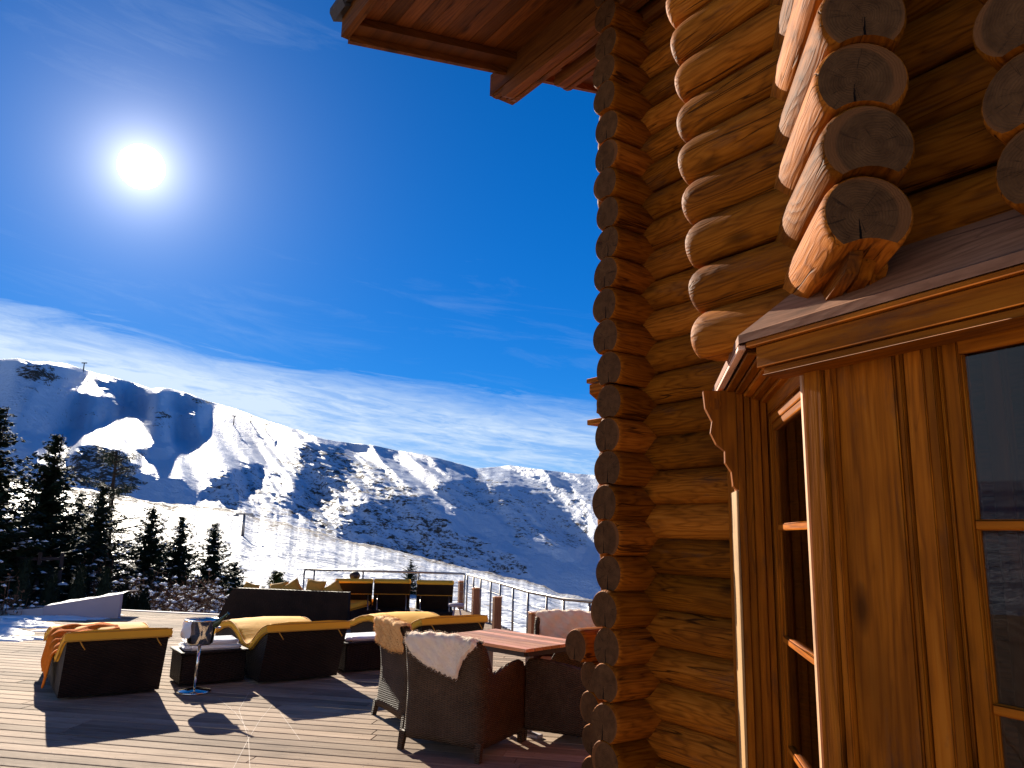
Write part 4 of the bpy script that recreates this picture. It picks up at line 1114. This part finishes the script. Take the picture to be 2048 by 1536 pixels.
pe = skinfig('person', V, Eg, Rd, M_JKT); pe.location = (rc1.location.x-.22*math.sin(math.radians(11)), rc1.location.y+.22*math.cos(math.radians(11)), -.02); pe.rotation_euler = rc1.rotation_euler; pe.scale = (1, 1, .85)
tagit(pe, 'person lying back in the recliner beside the daybed, only the dark hair showing', 'person')
mb = MB(); mb.lathe((0, .21, .985), [(.0, -.07), (.07, -.07), (.098, -.02), (.100, .03), (.080, .075), (.04, .095), (.0, .10)], 18); hr = mb.build('hair', M_HAIR, pe); subsurf(hr, 1)

# ------------------------------------------------------------------ bollards and railing
bol = empty('wooden_bollard'); tagit(bol, 'wooden bollard beside the sheepskin chair, nearest of the row', 'bollard', 'square wooden bollards along the deck edge')
mb = MB(); mb.box((0, 0, .285), (.125, 0, 0), (0, .125, 0), (0, 0, .57), bev=.004, grain=2); mb.build('post', WPost, bol)
mb = MB(); mb.box((0, 0, .585), (.135, 0, 0), (0, .135, 0), (0, 0, .024), bev=.005); mb.build('cap', WTab, bol)
bol.location = (.38, 10.7, 0); bol.rotation_euler = (0, 0, .35)
for p, l_ in (((-.16, 13.1, 0), 'wooden bollard behind the far corner of the table, second nearest'), ((-.60, 15.0, 0), 'wooden bollard just right of the recliners, third nearest'), ((-1.0, 17.0, 0), 'wooden bollard at the far end of the row, partly behind the recliners')):
    copy_thing(bol, p, .35, l_)
RH = .76
def railing(name, pts, label, nposts, mid=True):
    root = empty(name, (pts[0][0], pts[0][1], 0)); tagit(root, label, 'railing')
    P = [Vector((p[0]-pts[0][0], p[1]-pts[0][1], RH)) for p in pts]
    mb = MB(); mb.tube(P, .024, 10, caps=True); mb.build('handrail', M_STL, root)
    for i in range(len(nposts)):
        t_ = nposts[i]; k = int(t_); k = min(k, len(P)-2); q = P[k].lerp(P[k+1], t_-k)
        mb = MB(); mb.tube([(q.x, q.y, -.25), (q.x, q.y, RH-.02)], .019, 8); mb.build('post', M_STL, root)
    for h in (.2, .38, .56):
        mb = MB(); mb.tube([Vector((p.x, p.y, h)) for p in P], .004, 5); mb.build('wire', M_STL, root)
railing('deck_railing', [(-4.45, 16.95), (-2.6, 16.9), (-.92, 16.75)], 'thin steel wire railing along the far deck edge behind the recliners', [0.0, .12, .7, 1.4, 2.0])
railing('deck_railing', [(-.85, 16.5), (-.12, 13.9), (.33, 12.1), (.80, 10.9), (1.35, 10.4), (3.4, 9.6)], 'steel wire railing running along the right deck edge past the bollards', [.0, .22, .45, .75, 1.0, 1.5, 2.0, 2.55, 3.0, 3.6, 4.3, 5.0])
# small pale stool by the bollards
sto = empty('stool', (-.86, 13.3, 0)); tagit(sto, 'small pale stool between the recliners and the bollards', 'stool')
mb = MB(); mb.lathe((0, 0, 0), [(0, .40), (.13, .40), (.145, .42), (.13, .45), (0, .455)], 16); mb.build('seat', M_WHT, sto)
for k in range(3):
    a_ = k*2.1; mb = MB(); mb.tube([(.05*math.cos(a_), .05*math.sin(a_), .40), (.15*math.cos(a_), .15*math.sin(a_), 0)], .014, 7); mb.build('leg', M_WHT, sto)

# ------------------------------------------------------------------ conifers
def make_conifer(H, Rb, seed, dens=1.0, snow=.5, clear=.06):
    rs = random.Random(seed); mb = MB(); sn = MB(); tr = MB()
    lv = int(H*5.2)+6; lean = (rs.uniform(-.02, .02), rs.uniform(-.02, .02))
    tp = [(lean[0]*z*z/H + .02*math.sin(z*1.7), lean[1]*z*z/H, z) for z in np.linspace(0, H, 12)]
    tr.tube(tp, [max(.008, .018*H*(1-i/11)**.9) for i in range(12)], 8)
    for i in range(lv):
        f = clear + (1-clear)*i/lv; z = f*H
        rad = Rb*((1-f)**.85)*rs.uniform(.72, 1.12) + .05
        nb = max(5, int((8+5*(1-f))*dens)); a0 = rs.uniform(0, 6.28)
        for b_ in range(nb):
            a_ = a0 + 6.283*b_/nb + rs.uniform(-.35, .35); L = rad*rs.uniform(.55, 1.15)
            if rs.random() < .08: continue
            rise = .28*(f)-.10 + rs.uniform(-.12, .12); dx, dy = math.cos(a_), math.sin(a_); zz = z+rs.uniform(-.09, .09)
            nseg = max(2, int(L/.13)); pp = Vector((0, 0, zz)); pts = []
            for k in range(nseg+1):
                t_ = k/nseg; pts.append(Vector((dx*L*t_, dy*L*t_, zz + L*(rise*t_ - .30*t_*(1-t_) + .10*t_*t_))))
            side = Vector((-dy, dx, 0))
            if L > .3: tr.tube(pts, [.012*(1-.7*k/nseg) for k in range(nseg+1)], 4, caps=False)
            for k in range(nseg+1):
                t_ = k/nseg; wdt = L*.34*(1-t_*.75)+.03
                for q in range(int(7+4*dens)):
                    sg = rs.choice((-1, 1)); l_ = wdt*rs.uniform(.5, 1.2); d_ = (side*sg*rs.uniform(.3, 1) + Vector((dx, dy, 0))*rs.uniform(.2, .9) + UP*rs.uniform(-.5, .25)).normalized()
                    p = pts[k] + Vector((rs.uniform(-.04, .04), rs.uniform(-.04, .04), rs.uniform(-.04, .03))); s_ = d_.cross(Vector((rs.uniform(-.4, .4), rs.uniform(-.4, .4), 1))).normalized()*rs.uniform(.020, .036)
                    e_ = p + d_*l_
                    v0, v1, v2, v3 = mb.vert(p-s_*.6), mb.vert(p+s_*.6), mb.vert((p+e_)/2+s_*1.5), mb.vert(e_); v4 = mb.vert((p+e_)/2-s_*1.5 + UP*.01)
                    mb.face([v0, v1, v2, v3, v4])
                if rs.random() < snow and t_ > .25:
                    c_ = pts[k] + UP*.028; r_ = wdt*rs.uniform(.30, .62); n = 7; rg = []
                    lx = Vector((dx, dy, rise*.7)); h_ = rs.uniform(.012, .035)
                    top_ = sn.vert(c_+UP*h_); bt = sn.vert(c_-UP*.008)
                    rg = [sn.vert(c_ + (lx*math.cos(w_)*1.25 + side*math.sin(w_)*.8)*r_*rs.uniform(.6, 1.15) - UP*rs.uniform(0, .03)) for w_ in [6.283*x/n for x in range(n)]]
                    for x in range(n): sn.face([rg[x], rg[(x+1) % n], top_], 0, True); sn.face([rg[(x+1) % n], rg[x], bt], 0, True)
    return mb, sn, tr
def conifer(px, ptop, dist, Rb, seed, label, dens=1.0, snow=.5, mat_=None, zb=None, name='conifer'):
    az_, el_ = azel(px, ptop); a_ = math.radians(az_); X, Y = dist*math.sin(a_), dist*math.cos(a_)
    z0 = ground_z(X, Y)-.1 if zb is None else zb; H = EYE + dist*math.tan(math.radians(el_)) - z0
    root = empty(name, (X, Y, z0), random.uniform(0, 6)); tagit(root, label, 'conifer', 'snowy conifers beyond the deck')
    mb, sn, tr = make_conifer(H, Rb*1.45, seed, dens, snow)
    tr.build('trunk', M_BRK, root); cr = mb.build('crown', mat_ or M_PAN, root)
    if snow > 0: sn.build('snow', M_SNOW, cr)['kind'] = 'stuff'
    return root
conifer(4, 812, 19.5, 1.55, 1, 'tall snowy conifer at the left edge, its top bent over', 1.2, .20)
conifer(115, 868, 22, 1.45, 2, 'tall dark conifer with a thin leaning tip, second from the left edge', 1.25, .14)
conifer(163, 985, 26, 1.3, 3, 'snow loaded conifer squeezed between two taller dark ones', 1.1, .30)
conifer(208, 968, 24, 1.25, 4, 'pointed conifer below the spreading pine, carrying much snow', 1.1, .24)
conifer(308, 1010, 26, 1.15, 5, 'slender snowy conifer standing alone right of the spreading pine', 1.1, .2)
conifer(366, 1032, 27, 1.1, 6, 'slender conifer between the two lone ones, just above the steel cooler', 1.1, .2)
conifer(431, 1045, 28, 1.0, 7, 'slender conifer nearest the lift pylon, short and narrow', 1.1, .2)
conifer(470, 1120, 29, .95, 8, 'short bushy conifer at the right end of the row', 1.1, .15)
conifer(556, 1143, 19, .55, 9, 'small olive green conifer poking up behind the large daybed', 1.6, .0, M_GRN, zb=-1.2)
conifer(822, 1118, 75, 1.3, 10, 'tiny far conifer on the snow slope above the recliners', .6, .2)
# spreading pine with a loose crown
def pine():
    d_ = 31.0; az_, _ = azel(222, 1000); a_ = math.radians(az_); X, Y = d_*math.sin(a_), d_*math.cos(a_); z0 = ground_z(X, Y)-.1
    root = empty('pine_tree', (X, Y, z0)); tagit(root, 'spreading dark pine with a loose uneven crown above the pointed conifers', 'pine')
    rs = random.Random(31); tr = MB(); mb = MB(); H = EYE + d_*math.tan(math.radians(azel(222, 890)[1])) - z0
    tr.tube([(0, 0, 0), (.1, 0, H*.4), (-.05, .1, H*.75), (0, 0, H*.97)], [.16, .12, .07, .02], 8)
    for k in range(46):
        f = rs.uniform(.36, .99); a2 = rs.uniform(0, 6.28); L = (1.15-f)*3.1*rs.uniform(.5, 1.0)+.2; b0_ = Vector((0, 0, H*f-.2)); e_ = b0_ + Vector((math.cos(a2)*L, math.sin(a2)*L, L*rs.uniform(-.15, .35)))
        tr.tube([b0_, b0_.lerp(e_, .5)+UP*.05, e_], [.035, .022, .008], 5)
        for c in range(9):
            q = b0_.lerp(e_, rs.uniform(.35, 1.05)) + Vector((rs.uniform(-.2, .2), rs.uniform(-.2, .2), rs.uniform(-.1, .12)))
            for n in range(30):
                p = q + Vector((rs.gauss(0, .10), rs.gauss(0, .10), rs.gauss(0, .05))); dd = Vector((rs.uniform(-1, 1), rs.uniform(-1, 1), rs.uniform(-.2, .9))).normalized()*rs.uniform(.06, .14); s_ = dd.cross(UP).normalized()*.013
                v0, v1, v2 = mb.vert(p-s_), mb.vert(p+s_), mb.vert(p+dd); mb.face([v0, v1, v2])
    tr.build('trunk', M_BRK, root); mb.build('crown', M_PAN, root)
pine()
# ------------------------------------------------------------------ twiggy bushes with snow, hedge, planter
def bush(px, pbase_y, dist, w_, h_, seed, label, snow=.5, name='bush', m=None, z0=None):
    az_, _ = azel(px, pbase_y); a_ = math.radians(az_); X, Y = dist*math.sin(a_), dist*math.cos(a_); z0 = ground_z(X, Y)-.05 if z0 is None else z0
    root = empty(name, (X, Y, z0), rs0.uniform(0, 6)); tagit(root, label, 'bush', 'bare snow dusted bushes below the conifers')
    rs = random.Random(seed); tw = MB(); sn = MB()
    for k in range(int(60*w_)):
        a2 = rs.uniform(0, 6.28); r_ = rs.random()**.5; bx_ = Vector((math.cos(a2)*r_*w_*.35, math.sin(a2)*r_*w_*.35, 0))
        tip = Vector((math.cos(a2)*r_*w_*.6, math.sin(a2)*r_*w_*.6, h_*(1-.45*r_*r_)*rs.uniform(.7, 1.1)))
        mid = bx_.lerp(tip, .5) + Vector((rs.uniform(-.1, .1), rs.uniform(-.1, .1), .05)); tw.tube([bx_, mid, tip], [.014, .009, .004], 4, caps=False, sm=False)
        for q in range(12):
            t_ = rs.uniform(.2, 1); p = (bx_.lerp(mid, t_*2) if t_ < .5 else mid.lerp(tip, t_*2-1)); d_ = Vector((rs.uniform(-1, 1), rs.uniform(-1, 1), rs.uniform(-.1, 1))).normalized()*rs.uniform(.12, .32)
            s_ = d_.cross(UP).normalized()*.008; s2 = Vector((0, 0, 1)).cross(s_).normalized()*.008 if s_.length > 0 else Vector((0, 0, .005))
            v = [tw.vert(p-s_), tw.vert(p+s_), tw.vert(p+d_)]; tw.face(v)
            for z_ in range(3):    # dry leaves
                pl = p + d_*rs.uniform(.3, 1.1) + Vector((rs.uniform(-.03, .03),)*3); u_ = Vector((rs.uniform(-1, 1), rs.uniform(-1, 1), rs.uniform(-1, 1))).normalized()*.028; w2 = u_.cross(Vector((rs.random(), rs.random(), rs.random()))).normalized()*.018
                v = [tw.vert(pl-u_), tw.vert(pl-w2), tw.vert(pl+u_), tw.vert(pl+w2)]; tw.face(v)
            if rs.random() < snow:
                c_ = p + d_*rs.uniform(.4, 1); r2_ = rs.uniform(.03, .085); n = 6
                t1 = sn.vert(c_+UP*r2_*.6); t0 = sn.vert(c_-UP*r2_*.25); rg = [sn.vert(c_ + Vector((math.cos(w3)*r2_*rs.uniform(.7, 1.2), math.sin(w3)*r2_*rs.uniform(.7, 1.2), rs.uniform(-.01, .01)))) for w3 in [6.283*x/n for x in range(n)]]
                for x in range(n): sn.face([rg[x], rg[(x+1) % n], t1], 0, True); sn.face([rg[(x+1) % n], rg[x], t0], 0, True)
    tw.build('twigs', m or M_TWG, root)
    if snow: sn.build('snow', M_SNOW, root)['kind'] = 'stuff'
rs0 = random.Random(5)
BL = ['at the left edge of the picture', 'left of the dark hedge', 'above the left end of the white planter', 'under the second tall conifer', 'below the spreading pine', 'directly behind the right end of the white planter',
      'right of the white planter', 'left of the steel wine cooler', 'behind the steel wine cooler', 'right of the steel wine cooler', 'left of the large daybed', 'behind the sloping end of the large daybed']
for k, (px_, d_, w_, h_) in enumerate([(-10, 17, 1.6, 2.2), (35, 19, 1.5, 2.0), (75, 23, 1.8, 2.4), (135, 23, 1.6, 2.5), (200, 22.5, 1.5, 2.3), (228, 19.5, 1.2, 1.8), (268, 19.5, 1.4, 2.1), (305, 22, 1.5, 2.1), (345, 20, 1.4, 1.9), (385, 22, 1.5, 2.0), (425, 21, 1.3, 1.8), (468, 22, 1.3, 1.6)]):
    bush(px_, 1200, d_, w_, h_, 100+k, ('red brown twiggy bush with snow, ' + BL[k]), .30)
def hedge(px0, px1, d_, h_, label):
    a0 = math.radians(azel(px0, 1150)[0]); a1 = math.radians(azel(px1, 1150)[0]); p0 = Vector((d_*math.sin(a0), d_*math.cos(a0), 0)); p1 = Vector((d_*math.sin(a1), d_*math.cos(a1), 0))
    rs = random.Random(77); mb = MB(); core = MB(); L = (p1-p0).length; n = max(2, int(L/.42)); z0 = -1.3
    root = empty('hedge', (p0.x, p0.y, z0)); tagit(root, label, 'hedge')
    for i in range(n+1):
        c = (p1-p0)*(i/n); hh = h_*rs.uniform(.9, 1.08)
        core.lathe(c, [(.0, 0), (.17, 0), (.20, hh*.4), (.15, hh*.75), (.04, hh*.95), (0, hh)], 10)
        for k in range(1300):
            t_ = rs.random(); rr = (.25*(1-t_)**.6+.03)*rs.uniform(.75, 1.1); w3 = rs.uniform(0, 6.28); p = c + Vector((rr*math.cos(w3), rr*math.sin(w3), t_*hh))
            dd = Vector((math.cos(w3)*.5, math.sin(w3)*.5, rs.uniform(.2, 1))).normalized()*rs.uniform(.05, .10); s_ = dd.cross(Vector((rs.random(), rs.random(), rs.random()))).normalized()*.014
            v = [mb.vert(p-s_), mb.vert(p+s_), mb.vert(p+dd)]; mb.face(v)
    core.build('stems', M_HDG, root); mb.build('foliage', M_HDG, root)
hedge(48, 212, 18.2, 2.1, 'row of dark clipped columnar evergreens behind the white planter')
hedge(250, 292, 18.6, 1.6, 'short dark evergreen hedge right of the white planter')
# dark wooden fence rails seen between the trees
fn = empty('fence', (0, 0, 0)); p0 = azel(35, 1110); p1 = azel(125, 1108)
a0, a1 = math.radians(p0[0]), math.radians(p1[0]); F0 = Vector((19.5*math.sin(a0), 19.5*math.cos(a0), 0)); F1 = Vector((19.5*math.sin(a1), 19.5*math.cos(a1), 0))
fn.location = (F0.x, F0.y, -1.5); tagit(fn, 'dark wooden rail fence above the clipped hedge', 'fence'); dF = F1-F0
for h in (2.02, 2.36):
    mb = MB(); mb.box(dF*.5+UP*h, dF, dF.normalized().cross(UP)*.05, UP*.075, bev=.006); mb.build('rail', M_DKW, fn)
for t_ in (0, .5, 1):
    mb = MB(); mb.box(dF*t_+UP*1.25, dF.normalized()*.08, dF.normalized().cross(UP)*.08, UP*2.5, bev=.006); mb.build('post', M_DKW, fn)
# white planter wall with sloping top and snow
def onray(px_, d_):
    a_ = math.radians(azel(px_, 1200)[0]); return Vector((d_*math.sin(a_), d_*math.cos(a_), 0))
pl = empty('planter', tuple(onray(90, 15.9))); tagit(pl, 'white rendered planter with sloping top edge and snow, behind the left deck edge', 'planter')
o_ = onray(90, 15.9); q0 = onray(15, 16.9)-o_; q1 = Vector((0, 0, 0)); q2 = onray(240, 15.5)-o_
def wallseg(a_, b_, za0, za1, name, th=.14):
    n_ = (b_-a_).normalized().cross(UP)*-th; mb = MB()
    mb.prism([a_+UP*-.8, b_+UP*-.8, b_+UP*za1, a_+UP*za0], n_); return mb.build(name, M_WHT, pl)
wallseg(q1, q2, .20, .42, 'front_wall'); wallseg(q0, q1-(q1-q0).normalized()*.005, .05, .17, 'side_wall')
mb = MB(); n_ = (q2-q1).normalized().cross(UP)*-1
rows = []
for i in range(22):
    t_ = i/21; row = []
    for j in range(9):
        s_ = j/8; p = q1.lerp(q2, t_) + n_*(.02+s_*1.1); hz = .20+.22*t_ - .012 + .03*(max(0, math.sin(s_*math.pi))**.5)*(.7+.5*math.sin(t_*9+1)*math.sin(t_*4)) + .008*math.sin(i*1.1+j)
        row.append(mb.vert((p.x, p.y, hz)))
    rows.append(row)
for a_, b_ in zip(rows, rows[1:]):
    for j in range(8): mb.face([a_[j], b_[j], b_[j+1], a_[j+1]], 0, True)
mb.build('snow', M_SNOW, pl)
# snow left lying on the deck, lower left
def patch(px_, py_, rx, ry, h_, seed):
    az_, el_ = azel(px_, py_); a_ = math.radians(az_); d_ = EYE/math.tan(math.radians(-el_)); X, Y = d_*math.sin(a_), d_*math.cos(a_)
    rs = random.Random(seed); ph_ = [rs.uniform(0, 6.28) for _ in range(4)]; mb = MB(); n, m_ = 30, 9; c = mb.vert((X, Y, h_)); prev = None; rings = []
    for i in range(1, m_+1):
        f = i/m_; row = []
        for j in range(n):
            w3 = 6.283*j/n; k = 1+.22*math.sin(3*w3+ph_[0])+.15*math.sin(5*w3+ph_[1])+.10*math.sin(9*w3+ph_[2])
            row.append(mb.vert((X+rx*k*f*math.cos(w3), Y+ry*k*f*math.sin(w3), max(-.01, h_*(1-f**2.2)*(.55+.45*math.sin(9*f+3*w3+ph_[3])*math.sin(5*w3*f+ph_[0]))+.006-.016*(f > .99)))))
        rings.append(row)
    for j in range(n): mb.face([c, rings[0][j], rings[0][(j+1) % n]], 0, True)
    for a2, b2 in zip(rings, rings[1:]):
        for j in range(n): mb.face([a2[j], b2[j], b2[(j+1) % n], a2[(j+1) % n]], 0, True)
    o = mb.build('snow_patch', M_SNOW); o['kind'] = 'structure'
for k, (x_, y_, rx, ry, h_) in enumerate([(5, 1248, .75, .5, .10), (68, 1252, .4, .35, .07), (0, 1278, .45, .2, .05), (100, 1237, .9, .3, .05), (140, 1232, .8, .25, .04), (60, 1278, .4, .16, .03), (175, 1229, .7, .2, .03), (-60, 1262, .8, .7, .10), (115, 1262, .35, .14, .025)]):
    patch(x_, y_, rx, ry, h_, 40+k)
# ------------------------------------------------------------------ ski lift pylon on the slope
a_ = math.radians(azel(487, 1050)[0]); d_ = 150.0; X, Y = d_*math.sin(a_), d_*math.cos(a_); zg = ground_z(X, Y)-.3; zt = EYE + d_*math.tan(math.radians(azel(487, 1028)[1]))
py_ = empty('lift_pylon', (X, Y, zg)); tagit(py_, 'ski lift pylon with short cross arm on the snow slope, casting a long shadow', 'lift pylon')
mb = MB(); mb.tube([(0, 0, 0), (0, 0, zt-zg)], [.32, .22], 10); mb.build('mast', M_STL, py_)
mb = MB(); mb.box((0, 0, zt-zg), (3.2, 0, 0), (0, .3, 0), (0, 0, .3)); mb.build('cross_arm', M_STL, py_)
for sx in (-1, 1):
    mb = MB(); mb.box((sx*1.5, 0, zt-zg-.3), (.3, 0, 0), (0, 1.8, 0), (0, 0, .35)); mb.build('sheave', M_STL, py_)
# pale scuff lines drawn on the boards
mb = MB()
def gp(x, y):
    az_, el_ = azel(x, y); a_ = math.radians(az_); d_ = EYE/math.tan(math.radians(-el_)); return Vector((d_*math.sin(a_), d_*math.cos(a_), .0018))
for pts in ([(498, 1385), (478, 1420), (497, 1478), (500, 1540)], [(545, 1410), (520, 1440), (497, 1478), (465, 1540)], [(438, 1398), (470, 1425), (497, 1462)], [(560, 1425), (600, 1480)]):
    P = [gp(*p) for p in pts]
    for a2, b2 in zip(P, P[1:]):
        n_ = (b2-a2).normalized().cross(UP)*.0014; ids = [mb.vert(q) for q in (a2-n_, b2-n_, b2+n_, a2+n_)]; mb.face(ids)
o = mb.build('deck_scuff_lines', plain('scuffed_board', (.62, .52, .44), .8)); o['kind'] = 'structure'

for k, (x_, y_, h_, l_) in enumerate([(532, 862, 13, 'tiny lift pylon on the far mountain, lowest of the group below the ridge'), (502, 845, 13, 'tiny lift pylon on the far mountain, middle of the group below the ridge'), (468, 850, 17, 'tallest tiny lift pylon below the far ridge, leftmost of its group'), (166, 742, 15, 'tiny lift pylon standing alone near the summit of the far mountain')]):
    X, Y, Z = mountain_point(x_, y_)
    o = empty('lift_pylon', (X, Y, Z-2)); tagit(o, l_, 'lift pylon', 'far lift pylons on the mountain')
    mb = MB(); mb.tube([(0, 0, 0), (0, 0, h_)], [1.0, .7], 8); mb.build('mast', M_DKW, o)
    mb = MB(); mb.box((0, 0, h_), (8, 0, 0), (0, 1.2, 0), (0, 0, 1.4)); mb.build('cross_arm', M_DKW, o)
